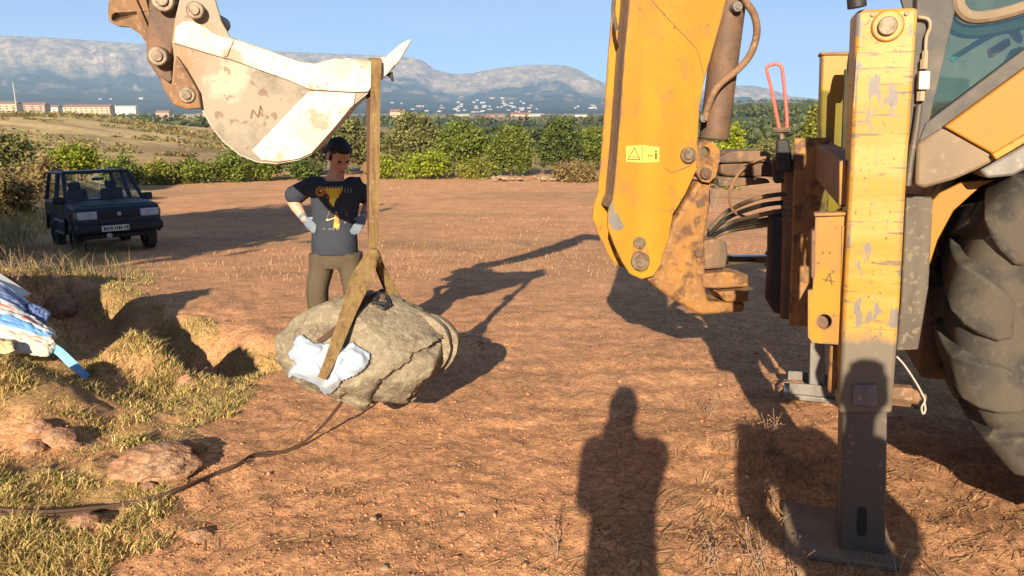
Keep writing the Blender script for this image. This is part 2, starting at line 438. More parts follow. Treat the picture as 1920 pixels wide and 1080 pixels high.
def terrain():
    r = [0.25]
    while r[-1] < 11500:
        q = r[-1]
        k = 1.06 if q < 1.6 else 1.0085 if q < 8.5 else 1.02 if q < 130 else 1.045
        r.append(q * k)
    r = np.array(r)
    a = np.concatenate([np.linspace(-180, -48, 48, endpoint=False), np.linspace(-48, 48, 480, endpoint=False), np.linspace(48, 180, 48, endpoint=False)])
    A = np.radians(a)
    X = r[:, None] * np.sin(A)[None]; Y = r[:, None] * np.cos(A)[None]
    nr, na = X.shape
    x, y = X.ravel(), Y.ravel()
    z = ground_h(x, y)
    V = np.stack([x, y, z], 1)
    V = np.concatenate([V, [[0, 0, gz(0, 0)]]])
    i, j = np.meshgrid(np.arange(nr - 1), np.arange(na), indexing='ij'); j2 = (j + 1) % na
    F = np.stack([i * na + j, (i + 1) * na + j, (i + 1) * na + j2, i * na + j2], -1).reshape(-1, 4)[:, ::-1]
    # what the ground is made of
    def c3(c): return np.array(c)[None]
    soil = c3(SOIL) * (0.86 + .34 * fbm(x * .35, y * .35, seed=50))[:, None]
    pale = c3((.68, .36, .18))
    t = sstep(18, 50, y) * .7
    soil = soil * (1 - t[:, None]) + pale * t[:, None]
    stub = (.6 * sstep(.50, .66, fbm(x * .16, y * .35, seed=52)) * sstep(9, 16, y) * sstep(46, 36, y) * .55)[:, None]
    soil = soil * (1 - stub) + c3((.30, .205, .11)) * stub
    straw = c3((.62, .44, .20)) * (0.75 + .5 * fbm(x * .12, y * .25, seed=53))[:, None]
    dk = sstep(.55, .68, fbm(x * .10, y * .22, seed=54))[:, None]
    straw = straw * (1 - dk * .55) + c3((.20, .14, .06)) * dk * .55
    gcov = grass_cover(x, y)[:, None]
    col = soil * (1 - gcov * .75) + c3((.36, .25, .095)) * gcov * .75
    w = sstep(-20 - .20 * (y - 50), -40 - .22 * (y - 50), x) * sstep(52, 57, y)
    verge = sstep(-10.0, -11.4, x + .33 * (y - 16)) * sstep(13, 16, y) * sstep(55, 48, y)
    w = np.maximum(w, verge)[:, None]
    col = col * (1 - w) + straw * w
    # plain beyond the tree line
    f = sstep(56, 62, y)[:, None] * (1 - w)
    cell = vnoise(np.floor(x / 110 + .5 * fbm(x / 200, y / 200, seed=61)) * 7.31, np.floor(y / 170) * 3.77, seed=60)
    fields = np.where((cell < .35)[:, None], c3((.34, .25, .12)), np.where((cell < .62)[:, None], c3((.10, .115, .045)), np.where((cell < .8)[:, None], c3((.27, .17, .09)), c3((.07, .09, .04)))))
    col = col * (1 - f) + fields * f
    back = sstep(-4, -9, y)[:, None]
    col = col * (1 - back) + c3((.25, .17, .08)) * back
    col = np.concatenate([col, [SOIL]])
    m = mat('ground_surface', SOIL, .95, spec=.15, attr='Col', layers=[
        ('m', 1.1, .38, .62, .88, 1.08, 4), ('m', 6, .38, .62, .84, 1.12, 6), ('m', 26, .40, .60, .80, 1.12, 7), ('m', 60, .52, .62, 1.0, .58, 5), ('m', 120, .40, .60, .84, 1.14, 4)],
        bump=[(9, .35, .02), (34, .9, .016), (90, 1.0, .009), (200, .9, .004)])
    o = mesh_obj('ground', V, F, m, None, angle=180, col=col)
    tag(o, 'red ploughed field and dry grass plain running to the hills', kind='structure')
terrain()

# ------------------------------------------------------------------ mountains
def mountains():
    ridge = [(-500, 70), (-200, 62), (0, 66), (90, 70), (270, 82), (400, 90), (540, 97), (690, 103), (770, 107), (792, 113), (815, 130), (850, 139), (885, 137), (920, 130), (950, 125), (1000, 121), (1060, 122), (1085, 130), (1110, 145), (1140, 158), (1200, 172), (1260, 176), (1330, 168), (1375, 160), (1410, 160), (1440, 166), (1480, 180), (1535, 186), (1700, 190), (1900, 182), (2200, 175), (2600, 170)]
    az, th = [], []
    for px, py in ridge:
        d = ray(px, py); az.append(math.atan2(d[0], d[1])); th.append(d[2] / math.hypot(d[0], d[1]))
    A = np.linspace(math.radians(-62), math.radians(62), 620)
    R = np.concatenate([np.linspace(2500, 6000, 120), np.linspace(6040, 8200, 22)])
    T = np.interp(A, az, th)
    AA, RR = np.meshgrid(A, R, indexing='ij')
    x, y = RR * np.sin(AA), RR * np.cos(AA)
    t = (RR - 2500) / 3500
    # face: long wooded apron, then steep rock
    wob = (fbm(x / 520, y / 520, seed=71) - .5)
    tt = np.clip(t + wob * .22 * sstep(1.0, .85, t) * sstep(.1, .4, t), 0, 1)
    prof = np.interp(tt, [0, .25, .5, .72, .86, .93, 1.0], [0, .06, .19, .38, .58, .80, 1.0])
    H = (T[:, None] * 6000 + CAM_Z + 6) * prof
    g = np.abs(fbm(AA * 60, RR / 900, seed=73, o=5) - .5) * 2
    H = H - g * 50 * sstep(.15, .6, prof) * sstep(1.02, .9, t) + (fbm(x / 110, y / 110, seed=75) - .5) * 44 * sstep(.05, .3, prof) * sstep(1.0, .97, t)
    H = np.where(RR > 6000, H - (RR - 6000) * .06, H)
    z = H - 6
    V = np.stack([x.ravel(), y.ravel(), z.ravel()], 1)
    na, nr = x.shape
    i, j = np.meshgrid(np.arange(na - 1), np.arange(nr - 1), indexing='ij')
    F = np.stack([i * nr + j, (i + 1) * nr + j, (i + 1) * nr + j + 1, i * nr + j + 1], -1).reshape(-1, 4)
    rockm = np.clip(sstep(.48, .62, prof + (fbm(x / 260, y / 260, seed=77) - .5) * .42), 0, 1)
    rockm = np.maximum(rockm, sstep(.60, .70, fbm(AA * 95, RR / 330, seed=79)) * sstep(.12, .3, prof) * .8)
    rockm = rockm.ravel()[:, None]
    wood = np.array([[.030, .040, .024]]) * (0.6 + .9 * fbm(x / 120, y / 120, seed=81)).ravel()[:, None]
    rock = np.array([[.27, .205, .13]]) * (0.55 + .8 * fbm(AA * 300, RR / 60, seed=83)).ravel()[:, None]
    col = wood * (1 - rockm) + rock * rockm
    m = mat('mountain_rock_and_wood', (.2, .2, .15), 1.0, spec=0, attr='Col', layers=[('m', (.012, .012, .03), .38, .62, .60, 1.35, 9), ('m', .05, .40, .60, .75, 1.25, 5)], bump=[(.02, .6, 25)])
    o = mesh_obj('mountains', V, F, m, None, angle=180, col=col)
    tag(o, 'long rocky mountain ridge with wooded lower slopes', kind='structure')
    return BVHTree.FromPolygons(V.tolist(), F.tolist())
MOUNT = mountains()

# ------------------------------------------------------------------ foliage
def leaf_mat(name, c1, c2, trans=.25):
    return mat(name, c1, .6, spec=.25, attr='Col', trans=trans)
M['leaf'] = leaf_mat('leaf_green', (.06, .08, .02), (.1, .1, .02))
M['bark'] = mat('bark', (.10, .075, .05), .9, layers=[('n', (20, 20, 4), .45, .65, (.05, .038, .027), .8)], bump=[((30, 30, 6), .6, .02)])
def quads(C, size, r, up=.35, aspect=.6):
    """Randomly turned leaf quads around the points C."""
    n = len(C)
    nrm = r.normal(size=(n, 3)); nrm[:, 2] = np.abs(nrm[:, 2]) + up; nrm /= np.linalg.norm(nrm, axis=1)[:, None]
    a = np.cross(nrm, r.normal(size=(n, 3))); a /= np.linalg.norm(a, axis=1)[:, None]
    b = np.cross(nrm, a)
    s = (size * (.6 + .8 * r.random(n)))[:, None]
    V = np.stack([C - a * s, C + b * s * aspect, C + a * s, C - b * s * aspect], 1).reshape(-1, 3)
    F = np.arange(4 * n).reshape(n, 4)
    return V, F
def crown_points(lobes, n, r, clump):
    P = []
    vol = np.array([l[3] * l[4] * l[5] for l in lobes]); vol = vol ** .75 / (vol ** .75).sum()
    for l, f in zip(lobes, vol):
        k = max(4, int(n * f / 26))
        d = r.normal(size=(k, 3)); d /= np.linalg.norm(d, axis=1)[:, None]
        rad = (.30 + .70 * r.random(k) ** .55)[:, None] * (0.82 + .36 * r.random(k))[:, None]
        c = np.array(l[:3]) + d * rad * np.array(l[3:6])
        w = clump * (.5 + .9 * r.random(k))
        p = c[:, None] + r.normal(size=(k, 26, 3)) * w[:, None, None] * np.array([1, 1, .7])
        tone = np.repeat(r.random(k)[:, None], 26, 1)
        P.append(np.concatenate([p.reshape(-1, 3), tone.reshape(-1, 1)], 1))
    return np.concatenate(P)
def plant(name, base, lobes, n, leaf, label, cat, seed, c1, c2, trunk=None, group=None, clump=.28, up=.35):
    """lobes are ellipsoids (dx, dy, dz, rx, ry, rz) relative to base; trunk = (height, radius)."""
    r = np.random.default_rng(seed)
    base = np.array(base, float)
    t = thing(name, base, label, cat, group)
    P = crown_points(lobes, n, r, clump)
    zmin = .02
    C = P[:, :3].copy(); C[:, 2] = np.maximum(C[:, 2], zmin + .1 * r.random(len(C)))
    V, F = quads(C, leaf, r, up)
    tone = np.clip(P[:, 3] * .7 + .3 * r.random(len(P)), 0, 1)[:, None]
    col = np.array([c1]) * (1 - tone) + np.array([c2]) * tone
    col = np.repeat(col, 4, 0)
    mesh_obj('crown', V + base, F, M['leaf'], t, smooth=False, col=col)
    m = MB()
    if trunk:
        h, rad = trunk
        top = base + [r.normal() * .1, r.normal() * .1, h]
        m.tube([base - [0, 0, .25], base + [.03, 0, h * .35], base + [-.03, .03, h * .7], top], [rad * 1.25, rad, rad * .8, rad * .55], 8)
        for l in lobes[:6]:
            e = base + np.array(l[:3]) * .9
            s = base + [0, 0, h * (.45 + .4 * r.random())]
            m.tube([s, (s + e) / 2 + r.normal(size=3) * .1, e], [rad * .5, rad * .35, rad * .12], 6)
        m.build('trunk', M['bark'], t, recalc=False)
    else:
        for k in range(7):
            l = lobes[k % len(lobes)]
            e = base + np.array(l[:3]) + r.normal(size=3) * np.array(l[3:6]) * .4
            s = base + [l[0] * .4 + r.normal() * .08, l[1] * .4 + r.normal() * .08, -.1]
            m.tube([s, (s + e) / 2 + r.normal(size=3) * .06, e], [.03, .02, .008], 5)
        m.build('stems', M['bark'], t, recalc=False)
    return t
def px_lobes(px0, px1, top, bot, Y, seed, k=6, tree=True):
    """Base point and lobes of a plant spanning those columns and rows at distance Y."""
    r = np.random.default_rng(seed)
    a, b = at(px0, bot, Y), at(px1, bot, Y)
    zt = at(px0, top, Y)[2]
    cx = (a[0] + b[0]) / 2
    zb = gz(cx, Y)
    W, Hh = (b[0] - a[0]) / 2, zt - zb
    lobes = [(0, 0, Hh * .60, W * .62, W * .62, Hh * .36)]
    for i in range(k):
        an = 2 * math.pi * (i + r.random() * .7) / k
        f = .5 + .15 * r.random()
        lobes.append((math.cos(an) * W * f, math.sin(an) * W * f, Hh * (.32 + .36 * r.random()), W * (.32 + .15 * r.random()), W * .42, Hh * (.22 + .10 * r.random())))
    lobes.append((W * .1 * r.normal(), 0, Hh * .85, W * .34, W * .34, Hh * .14))
    if not tree: lobes = [(dx, dy, dz * .72, rx, ry, rz * 1.15) for dx, dy, dz, rx, ry, rz in lobes]
    return (cx, Y, zb), lobes, W, Hh

def _pal(a, b, k=1.42): return tuple(v * k * .72 for v in a), tuple(v * k * .92 for v in b)
G_OLIVE = _pal((.075, .080, .026), (.23, .212, .070)); G_GREEN = _pal((.055, .078, .011), (.19, .215, .036)); G_BRIGHT = _pal((.115, .155, .010), (.31, .34, .032), 1.25)
G_DARK = _pal((.034, .050, .013), (.125, .15, .032)); G_DRY = _pal((.15, .105, .036), (.32, .23, .09), 1.2); G_YEL = _pal((.12, .13, .016), (.30, .28, .05), 1.25)
trees = [
 # px0, px1, top, bottom, Y, palette, n, leaf, label
 (592, 706, 212, 322, 55, G_OLIVE, 5200, .15, 'broad olive green tree directly behind the standing man'),
 (716, 832, 208, 322, 56, G_OLIVE, 5600, .15, 'round grey green tree just right of the hanging sling'),
 (812, 915, 223, 318, 54, G_GREEN, 5000, .15, 'leafy mid green tree, second one right of the sling'),
 (915, 1002, 236, 316, 53, G_GREEN, 4200, .15, 'low green tree between the leafy tree and the dark one'),
 (1006, 1092, 216, 308, 54, G_DARK, 5000, .15, 'upright dark green tree left of the yellow boom'),
 (1078, 1150, 238, 310, 58, G_GREEN, 3600, .15, 'pale green tree half hidden by the yellow boom'),
 (1345, 1392, 232, 330, 40, G_BRIGHT, 2800, .13, 'bright green tree showing right of the boom cylinder'),
 (1488, 1570, 196, 300, 44, G_YEL, 4200, .14, 'yellowish green tree beside the far stabiliser'),
 (1400, 1476, 264, 330, 60, G_OLIVE, 2600, .15, 'olive bush tree behind the red hoop'),
 (498, 600, 232, 325, 52, G_DARK, 4800, .15, 'dark green tree partly hidden under the white bucket'),
]
for i, (a, b, t0, b0, Y, pal, n, lf, lab) in enumerate(trees):
    base, lobes, W, Hh = px_lobes(a, b, t0, b0, Y, 100 + i)
    plant('tree', base, lobes, int(n * 1.9), lf * .72, lab, 'tree', 200 + i, pal[0], pal[1], trunk=(Hh * .6, .09), clump=.26)
shrubs = [
 (738, 855, 272, 322, 50, G_BRIGHT, 3600, .12, 'bright lime green shrub right of the sling at field edge'),
 (690, 745, 284, 322, 50, G_BRIGHT, 2000, .12, 'lime green shrub right behind the sling at field edge'),
 (852, 930, 290, 322, 50, G_YEL, 1800, .11, 'low yellow green shrub at the field edge below the trees'),
 (455, 530, 268, 328, 48, G_GREEN, 2800, .12, 'green hedge shrub just below the bucket curve'),
 (395, 470, 275, 328, 47, G_GREEN, 3000, .12, 'green hedge shrub beneath the bucket link pins'),
 (325, 405, 288, 328, 46, G_GREEN, 2800, .12, 'flat green hedge shrub in the middle of the hedge'),
 (262, 335, 292, 327, 45, G_YEL, 2600, .12, 'yellow green hedge shrub nearest the car roof'),
 (190, 270, 284, 330, 41, G_GREEN, 2600, .12, 'dark green hedge shrub seen over the car roof'),
 (98, 185, 262, 330, 36, G_BRIGHT, 3600, .11, 'bright yellow green bush behind the car'),
 (-40, 70, 232, 360, 27, G_OLIVE, 4600, .10, 'tall olive bush at the left edge of the verge'),
 (48, 125, 285, 350, 26, G_DRY, 3000, .09, 'brown half dry bush beside the back of the car'),
 (-30, 60, 300, 385, 21, G_DRY, 3600, .08, 'dry straw coloured bush at the left picture edge'),
 (1120, 1200, 286, 325, 48, G_DRY, 1800, .11, 'brown dry shrub at the field edge behind the boom'),
 (1030, 1125, 296, 330, 47, G_DRY, 2400, .10, 'brown dry shrub along the rubble bank left of the boom'),
 (536, 610, 290, 326, 49, G_DARK, 2200, .12, 'dark shrub left of the head of the standing man'),
]
for i, (a, b, t0, b0, Y, pal, n, lf, lab) in enumerate(shrubs):
    base, lobes, W, Hh = px_lobes(a, b, t0, b0, Y, 300 + i, tree=False)
    plant('shrub', base, lobes, int(n * 1.5), lf * .74, lab, 'shrub', 400 + i, pal[0], pal[1], clump=.2)
# trees standing left of the photographer, outside the picture: they shade the car
for i, (x, y, h, w, lab) in enumerate([(-12.7, -1.0, 10.4, 3.6, 'tall dense tree left of the photographer, nearest the field'), (-19.6, .6, 6.8, 3.0, 'tall dense tree left of the photographer, middle of three'), (-25.0, 1.2, 6.2, 3.0, 'tall dense tree left of the photographer, farthest out')]):
    r = np.random.default_rng(500 + i)
    lobes = [(0, 0, h * .6, w * .85, w * .85, h * .34)] + [(math.cos(k) * w * .55, math.sin(k) * w * .55, h * (.38 + .4 * r.random()), w * .5, w * .5, h * .2) for k in np.linspace(0, 6.28, 8)[:-1]]
    plant('tree', (x, y, gz(x, y)), lobes, 22000, .28, lab, 'tree', 510 + i, G_DARK[0], G_DARK[1], trunk=(h * .6, .22), clump=.45)

# low tufts on the dry hill, uncounted
def hill_scrub():
    r = np.random.default_rng(61)
    n0 = 9000
    Y = 60 + 95 * r.random(n0) ** .8
    x = -Y * (.30 + .46 * r.random(n0))
    dens = fbm(x * .06, Y * .10, seed=63)
    ok = r.random(n0) < sstep(.44, .62, dens) * .8 + np.where(Y > 128, .35, 0)
    x, Y = x[ok][:620], Y[ok][:620]; n = len(x); k = 26
    s = (.3 + .7 * r.random(n))[:, None, None]
    c = np.stack([x, Y, ground_h(x, Y)], 1)[:, None]
    P = c + np.abs(r.normal(size=(n, k, 3))) * np.array([0, 0, .35]) * s + r.normal(size=(n, k, 3)) * np.array([1, .6, .05]) * s
    tone = r.random((n, 1))
    c1 = np.where(r.random((n, 1)) < .7, np.array([G_DRY[0]]), np.array([G_OLIVE[0]])); c2 = np.where(r.random((n, 1)) < .5, np.array([G_DRY[1]]), np.array([G_OLIVE[1]]))
    T = np.repeat(c1 * (1 - tone) + c2 * tone, k, 0)
    V, F = quads(P.reshape(-1, 3), .22, r, .2)
    o = mesh_obj('hill_scrub', V, F, M['leaf'], None, smooth=False, col=np.repeat(T, 4, 0))
    tag(o, 'low brown scrub scattered over the dry hill', 'scrub', kind='stuff')
hill_scrub()
def far_woods():
    r = np.random.default_rng(67)
    n0 = 40000
    Y = 85 * (2600 / 85) ** (r.random(n0) ** .8)
    x = Y * (-.75 + 1.5 * r.random(n0))
    d = fbm(x / 95, Y / 60, seed=69)
    u = r.random(n0); lY = np.log(Y)
    belt = (d > .60) | ((np.abs(lY - math.log(420)) < .06) & (u < .35)) | ((Y > 900) & (x > .22 * Y) & (d > .46)) | (r.random(n0) < .02)
    ok = belt & ~((x < -.18 * Y) & (Y < 230)) & ~((Y > 430) & (Y < 1700) & (x > -.45 * Y) & (x < .16 * Y) & (r.random(n0) < .93))
    x, Y = x[ok][:4200], Y[ok][:4200]; n = len(x); k = 36
    h = ((1.6 + 2.2 * r.random(n)) * np.where(Y < 250, .8, 1.4))[:, None, None]
    d3 = r.normal(size=(n, k, 3)); d3 /= np.linalg.norm(d3, axis=2)[..., None]
    P = np.stack([x, Y, ground_h(x, Y)], 1)[:, None] + h * np.array([0, 0, .5]) + d3 * h * np.array([.6, .6, .48]) * (.6 + .4 * r.random((n, k, 1)))
    a = r.random((n, 1)); b = r.random((n, 1))
    T = (np.array([[.045, .066, .022]]) * (1 - a) + np.array([[.12, .13, .045]]) * a) * (.6 + .7 * b)
    T = np.repeat(T, k, 0); S = np.repeat(h.ravel() * .17, k); P = P.reshape(-1, 3)
    nrm = r.normal(size=(len(P), 3)); nrm /= np.linalg.norm(nrm, axis=1)[:, None]
    a = np.cross(nrm, r.normal(size=(len(P), 3))); a /= np.linalg.norm(a, axis=1)[:, None]; b = np.cross(nrm, a)
    s = S[:, None]
    V = np.stack([P - a * s, P + b * s * .8, P + a * s, P - b * s * .8], 1).reshape(-1, 3)
    o = mesh_obj('far_woodland', V, np.arange(len(V)).reshape(-1, 4), M['leaf'], None, smooth=False, col=np.repeat(T, 4, 0))
    tag(o, 'belts of dark far-off trees across the plain', 'woodland', kind='stuff')
far_woods()

# ------------------------------------------------------------------ far houses
M['wall_cream'] = mat('cream_render', (.42, .31, .19), .9); M['wall_white'] = mat('white_render', (.46, .42, .36), .9); M['wall_tan'] = mat('tan_brick_render', (.34, .23, .15), .9)
M['roof_tile'] = mat('terracotta_roof', (.24, .125, .075), .9); M['roof_pale'] = mat('pale_sheet_roof', (.40, .38, .34), .8); M['pane_dark'] = mat('dark_window', (.05, .055, .06), .3)
def house(px, w_px, top, bot, D, wall, roof, label, group=None, gable=.28, windows=0, depth=None):
    d = ray(px, bot); k = D / d[1]; c = EYE + d * k; x = c[0]
    s = D / FPX * 1.02
    W = w_px * s; zt = (EYE + ray(px, top) * (D / ray(px, top)[1]))[2]
    z0 = gz(x, D) if D < 2450 else min(c[2], zt - 2)
    z0 = min(z0, c[2]); H = zt - z0; dp = depth or max(6, min(W * .6, 14))
    t = thing('house', (x, D, z0), label, 'house', group)
    b = np.array([x, D, z0]); rh = min(H * gable, 3.2); e = H - rh
    m = MB(); m.box(b + [0, dp / 2, e / 2 - 1], W, dp, e + 2); m.build('wall', M[wall], t)
    o = .35
    V = [b + [-W / 2 - o, -o, e], b + [W / 2 + o, -o, e], b + [W / 2 + o, dp + o, e], b + [-W / 2 - o, dp + o, e], b + [-W / 2 - o, dp / 2, H], b + [W / 2 + o, dp / 2, H]]
    m = MB(); m.add(V, [(0, 1, 5, 4), (2, 3, 4, 5), (0, 4, 3), (1, 2, 5), (0, 3, 2, 1)]); m.build('roof', M[roof], t)
    if windows:
        fl = max(1, int(e / 3))
        for f in range(fl):
            for i in range(windows):
                m = MB(); m.box(b + [(-.5 + (i + .5) / windows) * W, -.03, 1.6 + f * 3.0], W / windows * .32, .14, 1.4); m.build('window', M['pane_dark'], t)
    return t
hs = [
 (8, 46, 190, 213, 520, 'wall_cream', 'roof_tile', 'cream house with tiled roof at the far left picture edge', 4),
 (62, 44, 192, 212, 560, 'wall_tan', 'roof_tile', 'pinkish house left of the white mast in the left town', 3),
 (96, 26, 197, 212, 600, 'wall_white', 'roof_tile', 'small white house between the pinkish house and long yellow block', 2),
 (163, 84, 196, 216, 540, 'wall_cream', 'roof_tile', 'long yellow block with tiled roof in the left town', 9),
 (232, 44, 198, 212, 900, 'wall_white', 'roof_pale', 'low white shed right of the long yellow block', 0),
 (305, 24, 207, 222, 620, 'wall_tan', 'roof_tile', 'small red roofed house left of the bucket', 2),
 (378, 22, 212, 224, 560, 'wall_white', 'roof_tile', 'small white house peeping out beside the bucket back', 2),
 (745, 26, 205, 224, 640, 'wall_cream', 'roof_tile', 'small cream house just above the round tree', 2),
 (900, 12, 228, 240, 420, 'wall_white', 'roof_tile', 'tiny white hut in front of the plain, above the leafy tree', 0),
 (930, 32, 213, 226, 800, 'wall_tan', 'roof_tile', 'flat brown block in the middle of the far town', 4),
 (975, 34, 211, 224, 780, 'wall_cream', 'roof_tile', 'cream block right of the brown block', 3),
 (1005, 28, 213, 225, 850, 'wall_white', 'roof_pale', 'pale block left of the dark green tree top', 3),
 (1078, 46, 214, 221, 800, 'wall_white', 'roof_pale', 'long white hall left of the yellow boom', 0),
 (866, 26, 213, 222, 900, 'wall_cream', 'roof_pale', 'pale hall at the left end of the far town', 0),
 (1385, 24, 213, 222, 520, 'wall_white', 'roof_pale', 'white house right of the boom cylinder on the plain', 0),
 (1460, 20, 208, 222, 480, 'wall_cream', 'roof_tile', 'small cream house between the legs of the red hoop', 1),
]
for i_, h in enumerate(hs):
    h = list(h); h[4] = h[4] * 1.9 if i_ < 7 else h[4] * 1.4
    house(*h[:8], windows=h[8])
_r = np.random.default_rng(91)
vill = [(750 + 260 * _r.random(), 198 + 13 * _r.random()) for _ in range(40)] + [(900 + 45 * _r.normal(), 194 + 6 * _r.normal()) for _ in range(16)] + [(1055 + 80 * _r.random(), 197 + 8 * _r.random()) for _ in range(6)] + [(700 + 60 * _r.random(), 193 + 6 * _r.random()) for _ in range(5)] + [(180 + 90 * _r.random(), 184 + 5 * _r.random()) for _ in range(4)]
for px, py in vill:
    d = ray(px, py); h = MOUNT.ray_cast(Vector(EYE), Vector(d))
    if h[0] is None: continue
    D = h[0][1]; t_ = MB(); b = np.array(h[0]); sc_ = D / FPX; W = (3 + 7 * _r.random()) * sc_; Hh = (1.2 + 1.0 * _r.random()) * sc_
    t = thing('house', b, 'tiny whitish house in the far village at the mountain foot', 'house', 'far village houses')
    MB().box(b + [0, 3, Hh / 2 - 3], W, 14, Hh + 6).build('wall', M[('wall_white', 'wall_cream', 'roof_pale')[_r.integers(3)]], t)
    V = [b + v for v in ([-W / 2 - .4, -4.6, Hh], [W / 2 + .4, -4.6, Hh], [W / 2 + .4, 10.6, Hh], [-W / 2 - .4, 10.6, Hh], [-W / 2 - .4, 3, Hh * 1.3], [W / 2 + .4, 3, Hh * 1.3])]
    MB().add(V, [(0, 1, 5, 4), (2, 3, 4, 5), (0, 4, 3), (1, 2, 5), (0, 3, 2, 1)]).build('roof', M['roof_pale' if _r.random() < .6 else 'roof_tile'], t)
# slender white mast in the left town
_b = at(32, 212, 600); _m = MB(); _z0 = gz(_b[0], 600)
_m.tube([(_b[0], 600, _z0), (_b[0], 600, at(32, 154, 600)[2])], [.35, .25], 8)
_mast = _m.build('mast', M['wall_white'], None, loc=(_b[0], 600, _z0)); tag(_mast, 'slender white mast standing over the left town', 'mast')

# rubble bank along the field edge
def rubble():
    r = np.random.default_rng(17); m = []
    i = 0
    for k in range(46):
        px = 925 + 215 * r.random(); Y = 46.5 + 2.5 * r.random()
        p = at(px, 320, Y); x = p[0]; s = .13 + .22 * r.random() ** 2
        o = stone('stone', (x, Y, gz(x, Y) + s * .35 + .15 * r.random()), (s, s * .8, s * .6), 800 + k, M['pale_stone'], sub=1)
        tag(o, 'pale stone in the rubble bank at the far field edge', 'stone', 'stones of the rubble bank')
M['pale_stone'] = mat('pale_rubble_stone', (.28, .19, .115), .9, layers=[('n', 5, .45, .65, (.28, .20, .12), .8)])
def ico(sub):
    bm = bmesh.new(); bmesh.ops.create_icosphere(bm, subdivisions=sub, radius=1)
    V = np.array([v.co[:] for v in bm.verts]); F = np.array([[v.index for v in f.verts] for f in bm.faces]); bm.free(); return V, F
def stone(name, c, rad, seed, m, sub=3, rough=.35, parent=None, turn=0.0, flat=0):
    V, F = ico(sub)
    n = fbm(V[:, 0] * 1.4 + seed * 3.1, V[:, 1] * 1.4, V[:, 2] * 1.4 + 9, o=4, seed=seed)
    n2 = fbm(V[:, 0] * 5 + seed, V[:, 1] * 5, V[:, 2] * 5, o=3, seed=seed + 5)
    V = V * (1 + (n - .5) * 2 * rough + (n2 - .5) * .22)[:, None]
    V = V * np.array(rad)
    c_, s_ = math.cos(turn), math.sin(turn)
    V = V @ np.array([[c_, s_, 0], [-s_, c_, 0], [0, 0, 1]])
    return mesh_obj(name, V + np.array(c), F, m, parent, loc=None if parent else c, angle=40 if sub < 3 else 60)
rubble()
_c = at(250, 324, 44); tag(stone('stone', (_c[0], 44, gz(_c[0], 44) + .15), (.75, .5, .28), 771, M['pale_stone'], sub=2), 'pale heap of sand beside the hedge right of the car', 'heap')

# ================================================================== BACKHOE LOADER
NU = np.array([.954, -.30, 0]); NV = np.array([.30, .954, 0])          # forward, and across away from the camera
NU /= np.linalg.norm(NU); NV /= np.linalg.norm(NV)
_foot = gp(1618, 1046)
BH = thing('backhoe_loader', (_foot[0] + .9, _foot[1] + .6, 0), 'yellow backhoe loader with white bucket, raised boom and worn stabiliser legs', 'backhoe')
LEG0 = _foot + NV * -.02                                                # a point of the near leg's outer face
def PV(w): return LEG0 + NV * w
def mp(px, py, w=0.0): return onplane(px, py, PV(w), NV)                # pixel on a plane across the machine
# boom plane
ND = np.array([-.988, -.156, 0]); ND /= np.linalg.norm(ND); NB = np.array([-.156, .988, 0]); NB /= np.linalg.norm(NB)
BO = at(1203, 490, 4.55)
def bp(px, py, off=0.0): return onplane(px, py, BO + NB * off, NB)
def sz(s, z, off=0.0): return np.array([BO[0], BO[1], 0]) + ND * s + NB * off + np.array([0, 0, z])
def to_sz(p): return float(np.dot(np.asarray(p) - BO, ND)), float(p[2])
def circ(f, px, py, r_px, off, k=18):
    return [f(px + r_px * math.cos(t), py + r_px * math.sin(t), off) for t in np.linspace(0, 2 * math.pi, k, endpoint=False)]
def bplate(name, pts, off, th, m, parent=BH, bevel=.004, hole=None, f=bp, n=NB):
    P = [f(a, b, off) for a, b in pts]
    if hole:
        h = circ(f, hole[0], hole[1], hole[2], off)
        d = [np.linalg.norm(q - h[0]) for q in P]; k = int(np.argmin(d))
        area = sum(pts[i][0] * pts[(i + 1) % len(pts)][1] - pts[(i + 1) % len(pts)][0] * pts[i][1] for i in range(len(pts)))
        hl = h if area < 0 else [h[0]] + h[:0:-1]
        P = P[:k + 1] + hl + [hl[0]] + P[k:]
        bevel = 0
    return MB().plate(P, n, th).build(name, m, parent, bevel=bevel)
def pin(name, px, py, r, off, depth, m=None, parent=BH, f=bp, n=NB, cap=True):
    c = f(px, py, off); e = f(px + r, py, off); R = np.linalg.norm(e - c)
    mb = MB().cyl(c, c + n * depth, R, seg=24)
    o = mb.build(name, m or M['pin'], parent, bevel=R * .12)
    if cap:
        MB().cyl(c - n * R * .22, c + n * .001, R * .55, seg=20).build('pin_cap', m or M['pin'], o, bevel=R * .06)
    return o

# ---- boom: two side plates, dirt-caked web and ribs
low = [(1183, -40), (1181, 0), (1172, 100), (1165, 200), (1158, 290), (1150, 372), (1141, 395), (1139, 425), (1150, 455), (1166, 490), (1180, 513), (1203, 524), (1226, 518), (1240, 495), (1247, 470), (1256, 440), (1262, 402), (1285, 365), (1301, 330), (1311, 312), (1312, 290), (1308, 270), (1312, 200), (1321, 150), (1338, 90), (1355, 30), (1363, -10)]
lowS = [to_sz(bp(a, b)) for a, b in low]
cl = [(-.24, 2.9, .68), (-.17, 3.3, .60), (.04, 3.68, .50), (.35, 3.96, .44), (.7, 4.11, .38), (1.0, 4.16, .32), (1.25, 4.17, .26)]
L_, R_ = [], []
for i, (s, z, w) in enumerate(cl):
    a = cl[max(i - 1, 0)]; b = cl[min(i + 1, len(cl) - 1)]
    ds, dz = b[0] - a[0], b[1] - a[1]; q = math.hypot(ds, dz); nx, nz = dz / q, -ds / q
    L_.append((s + nx * w / 2, z + nz * w / 2)); R_.append((s - nx * w / 2, z - nz * w / 2))
prof = lowS + R_ + [(1.38, 4.15)] + L_[::-1]
